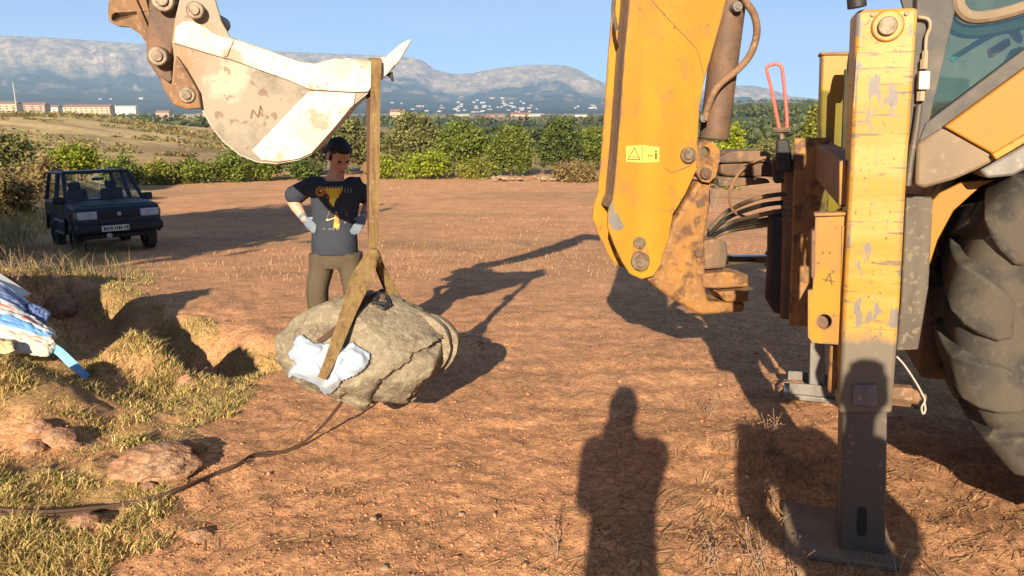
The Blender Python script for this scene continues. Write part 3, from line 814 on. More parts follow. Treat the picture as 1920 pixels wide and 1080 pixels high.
for off in (0.0, .34):
    MB().plate([sz(s, z, off) for s, z in prof], NB, .022).build('boom_side_plate', M['yellow'], BH, bevel=.004)
left_edge = [lowS[i] for i in (6, 5, 4, 3, 2, 1, 0)] + L_
web = [(s - .045, z) for s, z in left_edge]
mb = MB()
for i in range(len(web) - 1):
    (s0, z0), (s1, z1) = web[i], web[i + 1]
    mb.add([sz(s0, z0, .0225), sz(s1, z1, .0225), sz(s1, z1, .3395), sz(s0, z0, .3395), sz(s0 - .02, z0, .0225), sz(s1 - .02, z1, .0225), sz(s1 - .02, z1, .3395), sz(s0 - .02, z0, .3395)], [(0, 1, 2, 3), (7, 6, 5, 4), (0, 4, 5, 1), (3, 2, 6, 7)])
mb.build('boom_web', M['mud'], BH)
right_edge = [lowS[i] for i in (-5, -4, -3, -2, -1)] + R_
mb = MB()
for i in range(len(right_edge) - 1):
    (s0, z0), (s1, z1) = right_edge[i], right_edge[i + 1]; s0 += .03; s1 += .03
    mb.add([sz(s0, z0, .0225), sz(s1, z1, .0225), sz(s1, z1, .3395), sz(s0, z0, .3395)], [(0, 1, 2, 3)])
mb.build('boom_rear_web', M['mud'], BH)
# dull strap lying on the web, at top left
MB().tube([bp(a, b, .10) for a, b in spline([(1152, -10), (1150, 20), (1154, 45), (1157, 57)], 5)], .012, 8).build('hose', M['hose'], BH)
# weld seam and patches on the near side plate
seam = spline([(1216, -6), (1262, 45), (1303, 88), (1312, 110), (1319, 140)], 5)
MB().tube([bp(a, b, -.001) for a, b in seam], .0022, 6).build('weld_seam', M['mud'], BH)
seam = spline([(1246, 314), (1258, 323), (1276, 318), (1296, 309), (1306, 297)], 5)
MB().tube([bp(a, b, -.001) for a, b in seam], .0025, 6).build('weld_seam', M['mud'], BH)
bplate('paint_chip', [(1143, 385), (1150, 380), (1153, 398), (1160, 402), (1163, 412), (1171, 425), (1162, 432), (1148, 430), (1141, 415)], -.0015, .002, M['steel_grey'], bevel=0)
# warning sticker with its signs
st = bplate('warning_sticker', [(1174, 274), (1205, 272), (1236, 276), (1236, 304), (1205, 305), (1174, 303)], -.0022, .0016, M['sticker'], bevel=0)
def stroke(pts, w, f=bp, off=-.0032, name='sign_stroke', parent=None, m=None, th=.0008, n=NB):
    for (a, b), (c, d) in zip(pts[:-1], pts[1:]):
        q = math.hypot(c - a, d - b) or 1; ux, uy = -(d - b) / q * w / 2, (c - a) / q * w / 2
        MB().plate([f(a + ux, b + uy, off), f(c + ux, d + uy, off), f(c - ux, d - uy, off), f(a - ux, b - uy, off)], n, th).build(name, m or M['print_dark'], parent, smooth=False)
stroke([(1177, 299), (1190, 277), (1200, 299), (1177, 299)], 1.7, parent=st)
stroke([(1183, 296), (1190, 293), (1196, 296)], 1.4, parent=st)
stroke([(1205, 273), (1204, 304)], 1.0, parent=st)
stroke([(1214, 292), (1224, 292)], 1.2, parent=st)
stroke([(1217, 289.5), (1214, 292), (1217, 294.5)], 1.0, parent=st); stroke([(1221, 289.5), (1224, 292), (1221, 294.5)], 1.0, parent=st)
MB().plate(circ(bp, 1230, 284, 2.2, -.0032, 12), NB, .0008).build('sign_stroke', M['print_dark'], st, smooth=False)
MB().plate([bp(a, b, -.0032) for a, b in [(1227.5, 287), (1232.5, 287), (1232, 299), (1228, 299)]], NB, .0008).build('sign_stroke', M['print_dark'], st, smooth=False)
# pins of the boom
pin('pivot_bolt', 1292, 291, 14, -.028, .03); pin('pivot_bolt', 1200, 456, 11, -.020, .025)
bplate('keeper_plate', [(1189, 455), (1200, 446), (1212, 455), (1218, 485), (1215, 505), (1203, 511), (1190, 505), (1186, 485)], -.012, .0125, M['yellow_dirty'])
pin('pivot_pin', 1202, 491, 17, -.028, .36)

# ---- swing casting between boom and kingpost
bplate('swing_casting', [(1312, 338), (1340, 345), (1331, 395), (1323, 440), (1324, 545), (1330, 566), (1398, 567), (1396, 586), (1312, 591), (1258, 560), (1212, 524), (1240, 490), (1262, 420), (1290, 372)], .04, .22, M['yellow_dirty'], bevel=.018)
bplate('casting_lug', [(1318, 452), (1345, 448), (1364, 455), (1366, 476), (1362, 503), (1322, 506)], .05, .16, M['mud'], bevel=.014)
bplate('casting_lug', [(1318, 514), (1360, 510), (1404, 516), (1405, 538), (1345, 542), (1318, 540)], .02, .22, M['yellow_dirty'], bevel=.012)
bplate('casting_lug', [(1345, 548), (1404, 543), (1404, 566), (1362, 567)], .01, .22, M['yellow_dirty'], bevel=.012)
bplate('casting_lug', [(1350, 294), (1372, 284), (1436, 282), (1452, 292), (1452, 303), (1350, 306)], .03, .24, M['mud'], bevel=.012)
bplate('casting_lug', [(1352, 307), (1451, 304), (1451, 332), (1362, 330), (1352, 326)], .06, .16, M['rust_dark'], bevel=.01)
bplate('casting_lug', [(1348, 332), (1440, 335), (1446, 343), (1405, 348), (1380, 352), (1348, 350)], .03, .24, M['mud'], bevel=.01)
bplate('casting_patch', [(1304, 378), (1322, 370), (1322, 386), (1308, 390)], .036, .006, M['rust_dark'], bevel=.002)
# eye lug with its pin
bplate('eye_lug', [(1309, 268), (1322, 263), (1338, 266), (1349, 280), (1350, 300), (1342, 330), (1330, 343), (1315, 340), (1305, 325), (1306, 295)], -.004, .05, M['yellow_dirty'], hole=(1322, 285, 10))
pin('pivot_pin', 1325, 325, 10, -.03, .2, M['rust_dark'])
pin('casting_bolt', 1293 + 18, 475, 7, .02, .03, M['rust_dark'])
# ---- boom cylinder with bent feed hose
c0, c1 = bp(1338, 262, .15), bp(1372, -10, .15); d = c1 - c0
MB().cyl(c0, c0 + d * 2.1, .088, seg=28).build('boom_cylinder', M['rust_dark'], BH, bevel=.01)
MB().tube([bp(a, b, .02) for a, b in spline([(1385, -30), (1398, 2), (1414, 28), (1419, 62), (1408, 100), (1386, 128), (1352, 156), (1336, 178), (1325, 208), (1321, 226)], 6)], .021, 12).build('hydraulic_hose', M['rust_orange'], BH)
pin('hose_fitting', 1320, 222, 7, .01, .05, M['steel_grey']); pin('hose_fitting', 1384, 12, 9, .01, .06, M['steel_grey'])
# ---- swing cylinder: chromed rod and dark barrel
c0, c1 = bp(1362, 487, .10), bp(1440, 486, .10)
MB().cyl(c0, c1, .030, seg=24).build('cylinder_rod', M['chrome'], BH)
MB().cyl(c1, c1 + (c1 - c0) * 1.2, .062, seg=24).build('swing_cylinder', M['black'], BH, bevel=.008)
# ---- kingpost carriage
WK = float(np.dot(at(1515, 430, 4.25) - LEG0, NV))
bplate('kingpost_plate', [(1489, 259), (1556, 258), (1556, 330), (1549, 480), (1546, 612), (1479, 612), (1484, 480), (1488, 340)], WK, .05, M['yellow_dirty'], f=mp, n=NV, bevel=.008)
bplate('kingpost_carriage', [(1470, 300), (1548, 296), (1544, 600), (1462, 600)], WK + .06, .45, M['rust_dark'], f=mp, n=NV, bevel=.02)
bplate('kingpost_hinge', [(1440, 402), (1480, 398), (1478, 588), (1452, 592), (1434, 560), (1438, 500)], WK + .08, .24, M['black'], f=mp, n=NV, bevel=.03)
bplate('kingpost_hinge', [(1446, 300), (1482, 296), (1482, 342), (1450, 345)], WK + .08, .24, M['black'], f=mp, n=NV, bevel=.02)
bplate('control_valve', [(1456, 262), (1478, 260), (1484, 285), (1486, 322), (1458, 324), (1454, 300)], WK - .02, .09, M['black'], f=mp, n=NV, bevel=.012)
MB().cyl(mp(1466, 262, WK + .02), mp(1465, 240, WK + .02), .013, seg=12).build('valve_stem', M['pin'], BH)
hp = spline([(1463, 248), (1456, 215), (1446, 165), (1438, 133), (1440, 124), (1452, 120), (1463, 122), (1467, 133), (1472, 180), (1475, 215), (1476, 246)], 6)
MB().tube([mp(a, b, WK) for a, b in hp], .0095, 8).build('red_hoop', M['red_paint'], BH)
mb = MB(); mb.tube([mp(a, b, WK) for a, b in [(1450, 244), (1482, 243)]], .016, 8); mb.build('hoop_bracket', M['mud'], BH)
# bundle of hoses from the kingpost to the casting
for k, (a, b, c, d_) in enumerate([((1328, 432), (1362, 398), (1420, 372), (1482, 362)), ((1328, 440), (1365, 408), (1425, 386), (1482, 378)), ((1330, 436), (1370, 418), (1430, 402), (1482, 394)), ((1328, 444), (1370, 424), (1430, 413), (1482, 406)), ((1327, 448), (1372, 432), (1432, 422), (1482, 412))]):
    w0 = .10 + .03 * k
    A = [bp(*a, w0), bp(*b, w0 + .02), mp(*c, WK + .05 + .03 * k), mp(*d_, WK + .08 + .03 * k)]
    MB().tube(spline(A, 7), .0145, 8).build('hydraulic_hose', M['hose'] if k % 2 == 0 else M['black'], BH)
lp = spline([(1448, 292), (1420, 300), (1388, 322), (1371, 352), (1368, 378), (1378, 398), (1408, 410), (1445, 414), (1482, 412)], 6)
MB().tube([bp(a, b, .02) for a, b in lp], .0095, 8).build('hydraulic_hose', M['rust_orange'], BH)
for k, (a, b) in enumerate([(1484, 388), (1484, 400), (1484, 412)]):
    MB().cyl(mp(a - 18, b, WK + .07), mp(a, b, WK + .07), .013, seg=10).build('hose_fitting', M['pin'], BH)
MB().tube([bp(a, b, -.006) for a, b in spline([(1333, 345), (1345, 350), (1346, 365), (1338, 388), (1333, 378), (1332, 352)], 4)], .003, 6).build('wire_clip', M['steel_grey'], BH)

# ---- rear frame rails between the two stabilisers
def rail(name, px0, pyt, pyb, w0, w1, depth, m):
    a, b = mp(px0, pyt, w0), mp(px0, pyb, w0); h = a[2] - b[2]
    c = (a + b) / 2 + NV * (w1 - w0) / 2 + NU * depth / 2
    return MB().box(c, depth, w1 - w0, h, NU, NV).build(name, m, BH, bevel=.006)
rail('frame_rail', 1577, 300, 388, .12, 2.02, .10, M['rust_dark'])
rail('frame_rail', 1578, 640, 720, .12, 2.02, .10, M['rust_dark'])
bplate('rail_end', [(1574, 302), (1588, 300), (1587, 384), (1573, 386)], .10, .02, M['yellow'], f=mp, n=NV, bevel=.003)

# ---- stabilisers
def near_stab():
    o = bplate('stabiliser_casing', [(1606, 20), (1622, 17), (1722, 14), (1700, 330), (1688, 560), (1673, 776), (1573, 776), (1582, 560), (1595, 300)], 0, .20, M['leg_paint'], f=mp, n=NV, bevel=.012)
    pin('casing_boss', 1665, 48, 32, -.010, .02, M['yellow'], f=mp, n=NV, parent=o, cap=False)
    pin('casing_pin', 1665, 48, 19, -.024, .03, M['pin'], f=mp, n=NV, parent=o, cap=False)
    for a, b in ((1637, 27), (1700, 25)): pin('casing_bolt', a, b, 4.5, -.006, .01, M['pin'], f=mp, n=NV, parent=o, cap=False)
    bplate('wear_pad', [(1600, 722), (1644, 721), (1646, 758), (1640, 764), (1604, 762), (1598, 756)], -.012, .014, M['steel_grey'], f=mp, n=NV, parent=o, bevel=.005)
    bplate('skid_edge', [(1606, 96), (1611, 94), (1604, 200), (1599, 205)], -.004, .006, M['leg_paint'], f=mp, n=NV, parent=o, bevel=.002)
    # inner leg with its slot
    leg = bplate('stabiliser_leg', [(1580, 770), (1664, 770), (1660, 1066), (1572, 1066)], .014, .165, M['steel_brown'], f=mp, n=NV, bevel=.008)
    slot = [(1607, 958), (1611, 951), (1621, 951), (1626, 958), (1625, 998), (1620, 1005), (1610, 1005), (1606, 998)]
    bplate('leg_slot', slot, .0125, .003, M['black'], f=mp, n=NV, parent=leg, bevel=0)
    c = mp(1618, 1050, .10)
    g = gz(c[0], c[1])
    fo = MB().box((c[0] - .085, c[1] + .07, g + .006), .40, .40, .03, NU, NV).build('foot_plate', M['dusty_plate'], leg, bevel=.008)
    MB().box((c[0] - .01, c[1] + .02, g + .05), .14, .05, .08, NU, NV).build('foot_bracket', M['dusty_plate'], leg, bevel=.008)
    # grease bolt stack on the right side
    e = mp(1680, 740, .06)
    mb = MB(); mb.cyl(e - NU * .02, e + NU * .05, .042, seg=6); mb.cyl(e + NU * .05, e + NU * .075, .028, seg=16); mb.cyl(e + NU * .075, e + NU * .10, .014, seg=12)
    mb.build('adjuster_bolt', M['rust_orange'], o, bevel=.003)
    w = spline([(1681, 668), (1697, 686), (1718, 718), (1731, 742), (1734, 752), (1728, 764), (1731, 776), (1735, 768), (1733, 752)], 5)
    MB().tube([mp(a, b, .03) for a, b in w], .0035, 6).build('wire', M['wire'], o)
M['dusty_plate'] = mat('dusty_steel_plate', (.20, .14, .09), .85, layers=[('n', 6, .45, .6, (.30, .18, .10), .7, 5), ('n', 30, .55, .65, (.12, .085, .06), .6)], bump=[(40, .3, .006)])
M['wire'] = mat('pale_wire', (.40, .34, .27), .6)
M['steel_brown'] = mat('worn_brown_steel', (.105, .085, .066), .5, .15, layers=[('n', (14, 14, 2), .45, .68, (.095, .072, .055), .8), ('n', 40, .6, .72, (.27, .21, .15), .6)], bump=[(60, .2, .003)])
M['leg_paint'] = mat('scratched_leg_paint', (.42, .20, .022), .45, layers=[
    ('n', (2.0, 2.0, 9), .44, .60, (.46, .29, .085), .6, 3), ('n', (5, 5, 60), .60, .63, (.12, .09, .07), .8, 3),
    ('n', (18, 18, 7), .575, .60, (.17, .15, .13), .95, 7), ('n', 70, .66, .68, (.09, .06, .045), .9, 3), ('e', .02, 14, (.16, .135, .11), .95),
    ('z', .885, .835, 7, .16, (.150, .120, .085), 1.0), ('n', 40, .60, .66, (.20, .155, .10), .4)], bump=[(90, .15, .003)])
near_stab()
br = bplate('lock_bracket', [(1529, 405), (1586, 403), (1585, 415), (1581, 424), (1580, 640), (1572, 646), (1524, 643), (1515, 632), (1515, 545), (1524, 543), (1527, 470)], .05, .02, M['yellow'], f=mp, n=NV, bevel=.004, hole=(1546, 603, 14))
bplate('bracket_flange', [(1578, 424), (1590, 420), (1583, 700), (1573, 700)], .045, .10, M['yellow'], f=mp, n=NV, parent=br, bevel=.004)
bplate('bracket_flange', [(1522, 434), (1530, 430), (1528, 520), (1521, 522)], .048, .08, M['rust_dark'], f=mp, n=NV, parent=br, bevel=.003)
bplate('bracket_lip', [(1527, 400), (1588, 398), (1588, 404), (1527, 406)], .035, .05, M['yellow'], f=mp, n=NV, parent=br, bevel=.002)
bplate('hole_back', [(1526, 580), (1566, 580), (1566, 626), (1526, 626)], .10, .01, M['rust_dark'], f=mp, n=NV, parent=br, bevel=0)
stroke([(1548, 528), (1556, 512), (1560, 534)], 3, f=mp, off=.047, parent=br, n=NV, name='scrawl'); stroke([(1543, 524), (1566, 528)], 2, f=mp, off=.047, parent=br, n=NV, name='scrawl')
for a in (1541, 1554): stroke([(a, 474), (a + 4, 474)], 4, f=mp, off=.047, parent=br, n=NV, name='scrawl')
bplate('lock_strut', [(1556, 648), (1580, 648), (1578, 700), (1562, 742), (1552, 735)], .12, .06, M['yellow_dirty'], f=mp, n=NV, bevel=.01)
WF = 2.02
fs = bplate('stabiliser_casing', [(1541, 101), (1604, 100), (1594, 300), (1580, 640), (1520, 645), (1536, 280)], WF, .20, M['yellow'], f=mp, n=NV, bevel=.012)
bplate('casing_cap', [(1538, 98), (1606, 97), (1605, 103), (1539, 103)], WF - .01, .22, M['yellow_dirty'], f=mp, n=NV, parent=fs, bevel=.003)
fl = bplate('stabiliser_leg', [(1519, 640), (1546, 640), (1548, 755), (1517, 755)], WF + .02, .16, M['steel_grey'], f=mp, n=NV, bevel=.006)
_c = mp(1528, 752, WF + .1); _c[2] = gz(_c[0], _c[1])
MB().box(_c + [-.02, 0, .05], .36, .30, .035, NU, NV).build('foot_plate', M['steel_grey'], fl, bevel=.008)
for s in (-1, 1): MB().box(_c + [0, 0, .09] + NV * .12 * s, .34, .02, .09, NU, NV).build('foot_rib', M['steel_grey'], fl, bevel=.004)
# round lamp and handle bar on the far stabiliser
c = mp(1590, 122, WF - .30); MB().cyl(c, c + NU * .06, .075, seg=24).build('work_lamp', M['lamp_red'] if 'lamp_red' in M else M['black'], BH, bevel=.008)
bplate('lamp_bracket', [(1584, 130), (1600, 128), (1592, 290), (1578, 290)], WF - .34, .05, M['rust_dark'], f=mp, n=NV)
MB().tube([mp(a, b, -.02) for a, b in [(1604, -60), (1606, 0), (1607, 14)]], .03, 12).build('grab_bar', M['black'], BH)

# ---- hydraulic pipe with check valve beside the near leg
pp = spline([(1702, 348), (1708, 300), (1718, 240), (1724, 196)], 6)
MB().tube([mp(a, b, .10) for a, b in pp], .011, 10).build('hydraulic_pipe', M['pipe'] if 'pipe' in M else M['steel_brown'], BH)
M['pipe'] = mat('dusty_beige_pipe', (.36, .25, .16), .6, layers=[('n', 20, .5, .7, (.22, .14, .08), .7)])
bplate('check_valve', [(1724, 133), (1745, 133), (1743, 168), (1722, 168)], .075, .05, M['valve'] if 'valve' in M else M['bucket_white'], f=mp, n=NV, bevel=.004)
for (a, b, r) in ((1727, 180, .014), (1733, 120, .013), (1735, 104, .010)):
    MB().cyl(mp(a, b - 9, .10), mp(a - 1, b + 9, .10), r, seg=6).build('pipe_nut', M['pipe'], BH)
MB().tube([mp(a, b, .10) for a, b in spline([(1735, 104), (1737, 70), (1744, 50), (1740, 36), (1722, 32)], 6)], .0055, 8).build('hydraulic_pipe', M['pipe'], BH)

# ---- cab side, fender and panels
WC = .10
def side(name, pts, w, th, m, bevel=.004, parent=BH): return bplate(name, pts, w, th, m, f=mp, n=NV, bevel=bevel, parent=parent)
M['cab_trim'] = mat('dusty_dark_trim', (.075, .068, .060), .7, layers=[('n', 8, .45, .68, (.15, .12, .09), .7)], bump=[(50, .2, .003)])
M['fender_grey'] = mat('dusty_brown_fender', (.235, .165, .10), .75, layers=[('n', 4, .45, .65, (.17, .125, .08), .8), ('n', 30, .58, .7, (.31, .23, .15), .5)], bump=[(40, .15, .003)])
M['panel_yellow'] = mat('dull_orange_yellow_panel', (.37, .158, .018), .5, layers=[('n', 3, .42, .62, (.33, .14, .028), .7), ('n', 50, .6, .72, (.36, .17, .05), .5)], spec=.3)
M['frame_steel'] = mat('muddy_frame_steel', (.115, .092, .066), .75, layers=[('n', (12, 12, 2), .46, .6, (.075, .058, .042), .8), ('n', 40, .56, .63, (.22, .17, .11), .6)], bump=[(50, .3, .004)])
M['cab_glass'] = glass_mat('tinted_cab_glass', (.62, .78, .68), .04)
side('cab_corner_post', [(1722, -160), (1822, -160), (1796, 0), (1741, 236), (1722, 268), (1700, 268), (1708, 180), (1718, 30)], WC + .02, .08, M['cab_trim'])
side('window_glass', [(1800, -300), (2300, -300), (2300, -190), (1737, 234)], WC + .035, .006, M['cab_glass'], 0)
side('window_sill_trim', [(1736, 231), (2300, -192), (2300, -150), (1772, 240), (1722, 268)], WC + .01, .06, M['cab_trim'])
fr = spline([(1822, -160), (1800, -40), (1796, 2), (1804, 22), (1826, 33), (1870, 28), (1920, 14), (2000, -12), (2120, -60)], 4)
MB().tube([mp(a, b, WC + .03) for a, b in fr], .021, 10).build('window_seal', M['fender_grey'], BH)
fr = spline([(1790, -160), (1780, -20), (1776, 30), (1790, 52), (1822, 60), (1880, 52), (1960, 28), (2100, -30)], 4)
MB().tube([mp(a, b, WC + .07) for a, b in fr], .024, 8).build('window_frame', M['cab_trim'], BH)
side('fender', [(1720, 270), (1770, 239), (1864, 290), (1868, 300), (1834, 318), (1790, 337), (1734, 353), (1716, 348)], WC - .02, .40, M['fender_grey'], .012)
side('fender_panel', [(1771, 238), (2300, -148), (2300, 20), (1866, 297), (1860, 288)], WC - .035, .05, M['panel_yellow'], .006)
side('fender_edge', [(1860, 289), (1868, 300), (2300, 48), (2300, 20)], WC - .05, .07, M['yellow'], .004)
side('fender_underside', [(1836, 318), (1868, 302), (2300, 60), (2300, 130), (1900, 330), (1850, 335)], WC + .05, .55, M['steel_grey'], .01)
side('body_panel', [(1742, 384), (1762, 362), (1806, 341), (1868, 337), (1838, 350), (1788, 395), (1758, 450), (1742, 500), (1733, 545), (1728, 545), (1736, 470)], .30, .03, M['panel_yellow'], .003)
side('frame_post', [(1699, 366), (1750, 372), (1741, 540), (1722, 656), (1680, 658), (1690, 560)], WC + .12, .10, M['frame_steel'], .006)
# cab: far side, roof and interior

side('cab_far_wall', [(1560, -420), (2000, -420), (2000, 230), (1760, 230)], 1.75, .03, M['cab_trim'])
def cab_box(name, a, b, m, bevel=.01):                # a, b: corners (forward, across, height) from the near leg
    a, b = np.array(a, float), np.array(b, float); c = (a + b) / 2; d = np.abs(b - a)
    base = np.array([LEG0[0], LEG0[1], 0])
    return MB().box(base + NU * c[0] + NV * c[1] + [0, 0, c[2]], d[0], d[1], d[2], NU, NV).build(name, m, BH, bevel=bevel)
cab_box('cab_roof', (.12, .10, 2.95), (1.75, 1.80, 3.08), M['yellow'], .03)
cab_box('cab_floor', (.25, .64, 1.00), (1.75, 1.58, 1.06), M['cab_trim'])
cab_box('cab_pillar', (1.62, .14, 1.06), (1.72, .22, 2.95), M['cab_trim']); cab_box('cab_pillar', (1.62, 1.66, 1.06), (1.72, 1.74, 2.95), M['cab_trim'])
cab_box('driver_seat', (.80, .86, 1.06), (1.30, 1.36, 1.52), M['black'], .06); cab_box('seat_back', (.76, .88, 1.50), (.90, 1.34, 2.15), M['black'], .05)
cab_box('control_console', (.30, .70, 1.06), (.52, 1.35, 1.70), M['steel_grey'], .03)
cab_box('control_tower', (.55, .66, 1.06), (.75, .84, 1.78), M['cab_trim'], .03)
side('red_box', [(1858, 92), (1893, 70), (1896, 84), (1862, 108)], WC + .22, .06, M['red_paint'])
MB().tube([mp(a, b, WC + .2) for a, b in [(1782, 112), (1830, 82), (1885, 52)]], .010, 8).build('cyan_rod', M['cyan'] if 'cyan' in M else mat('cyan_plastic', (.08, .34, .42), .35), BH)
side('pale_bag', [(1888, 50), (1908, 48), (1920, 70), (1918, 82), (1906, 72)], WC + .18, .05, M['cloth'], .01)
cab_box('chassis', (.22, .52, .55), (3.6, 1.60, 1.0), M['rust_dark'], .03)
cab_box('engine_hood', (1.75, .55, 1.0), (3.6, 1.57, 1.75), M['yellow'], .06)

# ---- rear wheels
def circle3(a, b, c):
    A = np.array([[2 * (b[0] - a[0]), 2 * (b[1] - a[1])], [2 * (c[0] - a[0]), 2 * (c[1] - a[1])]])
    y = np.array([b[0] ** 2 - a[0] ** 2 + b[1] ** 2 - a[1] ** 2, c[0] ** 2 - a[0] ** 2 + c[1] ** 2 - a[1] ** 2])
    s = np.linalg.solve(A, y); return s, math.hypot(a[0] - s[0], a[1] - s[1])
WW = .10
_p = [mp(a, b, WW) for a, b in ((1766, 620), (1838, 402), (1852, 856))]
_uv = [(float(np.dot(p - LEG0, NU)), p[2]) for p in _p]
(cu, cz), RW = circle3(*_uv); cu += .035; RW += .02
print('wheel', cu, cz, RW)
def wheel(w0, flip):
    """tyre of width .46 whose near shoulder is at w0"""
    W = .46; base = np.array([LEG0[0], LEG0[1], 0]) + NU * cu + np.array([0, 0, cz])
    R = RW - .045
    def P(rad, th, w): return base + NV * (w0 + w) + rad * (math.cos(th) * NU + math.sin(th) * np.array([0, 0, 1]))
    prof = [(.30, .10), (R - .24, .012), (R - .14, .0), (R - .06, .012), (R - .012, .045), (R, .12), (R + .004, W / 2), (R, W - .12), (R - .012, W - .05), (R - .05, W - .012), (R - .12, W), (R - .22, W - .03), (.30, W - .10)]
    n = 60; V, F = [], []
    for i in range(n):
        V += [P(r_, 2 * math.pi * i / n, w_) for r_, w_ in prof]
    k = len(prof)
    for i in range(n):
        j = (i + 1) % n
        F += [(i * k + q, i * k + q + 1, j * k + q + 1, j * k + q) for q in range(k - 1)]
    ty = mesh_obj('rear_wheel', np.array(V), F, M['tyre'], BH, angle=60)
    rp = [(.02, .16), (.12, .16), (.16, .20), (.24, .20), (.27, .12), (.315, .09), (.315, W - .09), (.02, W - .12)]
    V, F = [], []; k = len(rp)
    for i in range(40): V += [P(r_, 2 * math.pi * i / 40, w_) for r_, w_ in rp]
    for i in range(40):
        j = (i + 1) % 40; F += [(i * k + q, i * k + q + 1, j * k + q + 1, j * k + q) for q in range(k - 1)]
    mesh_obj('rim', np.array(V), F, M['yellow_dirty'], ty, angle=30)
    # lugs: alternating bars that wrap the shoulder and run down the side wall
    NL = 15
    for sd in (0, 1):
        for i in range(NL):
            th0 = 2 * math.pi * (i + .5 * sd) / NL
            path = [(.30, .0, .030), (.22, .04, .034), (.13, .075, .036), (.065, .10, .034), (.020, .125, .026), (-.014, .15, -.010), (-.026, .19, -.06), (-.024, .23, -.12), (.000, .26, -.17)]
            half = [.058, .066, .076, .088, .104, .112, .112, .104, .075]
            V, F = [], []
            for (w_, dth, dr), hw in zip(path, half):
                ww = w_ if sd == 0 else W - w_
                a = hw / (R + dr)
                rin = R + dr - .05 if dr > 0 else R + dr
                wi = ww if dr > 0 else (w_ + .06 if sd == 0 else W - w_ - .06)
                V += [P(R + dr, th0 + dth - a * .85, ww), P(R + dr, th0 + dth + a * .85, ww), P(rin, th0 + dth + a * 1.1, wi), P(rin, th0 + dth - a * 1.1, wi)]
            m_ = len(path)
            for q in range(m_ - 1):
                b0, b1 = q * 4, q * 4 + 4
                F += [(b0, b0 + 1, b1 + 1, b1), (b0 + 1, b0 + 2, b1 + 2, b1 + 1), (b0 + 3, b0, b1, b1 + 3)]
            F += [(0, 3, 2, 1), tuple(range((m_ - 1) * 4, m_ * 4))]
            mesh_obj('lug', np.array(V), F, M['tyre'], ty, angle=40, bevel=.008)
wheel(WW + .02, False)
wheel(1.62, True)
# mudguard arc behind the wheel
V, F = [], []
base = np.array([LEG0[0], LEG0[1], 0]) + NU * cu + np.array([0, 0, cz])
arc = np.linspace(math.radians(80), math.radians(186), 26)
for t in arc:
    for r_, w_ in ((RW + .13, .34), (RW + .06, 1.0), (RW + .10, 1.0), (RW + .16, .34)):
        V.append(base + NV * w_ + r_ * (math.cos(t) * NU + math.sin(t) * np.array([0, 0, 1])))
for i in range(len(arc) - 1):
    a, b = i * 4, i * 4 + 4
    F += [(a + q, a + (q + 1) % 4, b + (q + 1) % 4, b + q) for q in range(4)]
F += [(0, 1, 2, 3), tuple(range(len(V) - 4, len(V)))]
mesh_obj('mudguard', np.array(V), F, M['yellow_dirty'], BH)

# ---- dipper, links and bucket
BW = -.13                                                                # near side of the bucket, off the boom plane
tipS, tipZ = to_sz(bp(330, -20, .1))
el = (1.22, 4.14)
def thick(pts, ws):
    L, R = [], []
    for i, ((s, z), w) in enumerate(zip(pts, ws)):
        a = pts[max(i - 1, 0)]; b = pts[min(i + 1, len(pts) - 1)]; ds, dz = b[0] - a[0], b[1] - a[1]; q = math.hypot(ds, dz)
        nx, nz = dz / q, -ds / q; L.append((s + nx * w / 2, z + nz * w / 2)); R.append((s - nx * w / 2, z - nz * w / 2))
    return L + R[::-1]
a_, b_ = np.array(el), np.array([tipS, tipZ])
u_ = (b_ - a_)
dp = thick([tuple(a_ - u_ * .13), tuple(a_), tuple(a_ + u_ * .3), tuple(a_ + u_ * .7), tuple(a_ + u_ * .97), tuple(b_ + u_ * .0)], [.22, .36, .34, .28, .20, .14])
MB().plate([sz(s, z, .05) for s, z in dp], NB, .20).build('dipper', M['yellow_dirty'], BH, bevel=.012)
pv = np.array([-.2 + .02, 4.25]); q = a_ - u_ * .10
MB().cyl(sz(.1, 4.40, .15), sz(q[0], q[1] + .02, .15), .06, seg=18).build('dipper_cylinder', M['rust_dark'], BH)
q0 = a_ + u_ * .12; nx_ = np.array([u_[1], -u_[0]]) / np.linalg.norm(u_)
MB().cyl(sz(*(a_ + u_ * .10 + nx_ * .28), .15), sz(*(a_ + u_ * .80 + nx_ * .22), .15), .05, seg=16).build('bucket_cylinder', M['rust_dark'], BH)
MB().cyl(sz(*(a_ + u_ * .80 + nx_ * .22), .15), sz(*(a_ + u_ * 1.02 + nx_ * .10), .15), .026, seg=16).build('cylinder_rod', M['chrome'], BH)
ear = [(208, -45), (262, -45), (279, 20), (280, 88), (262, 64), (242, 50), (218, 48), (205, 40), (202, 22)]
bplate('dipper_ear', ear, .06, .06, M['rust_orange'], hole=(217, 32, 8.5))
bplate('ear_rib', [(226, -45), (236, -45), (283, 62), (283, 84)], .035, .05, M['rust_orange'])
bplate('tipping_link', [(279, -60), (336, -60), (331, 60), (322, 96), (321, 128), (324, 150), (316, 157), (302, 152), (288, 132), (275, 112), (274, 85), (278, 40)], -.10, .05, M['rust_dark'], bevel=.008)
bplate('link_step', [(296, 138), (322, 130), (326, 152), (322, 162), (306, 162)], -.085, .05, M['rust_dark'], bevel=.005)
pin('link_pin', 304, 0, 22, -.165, .30); pin('link_pin', 295, 105, 19, -.165, .30)
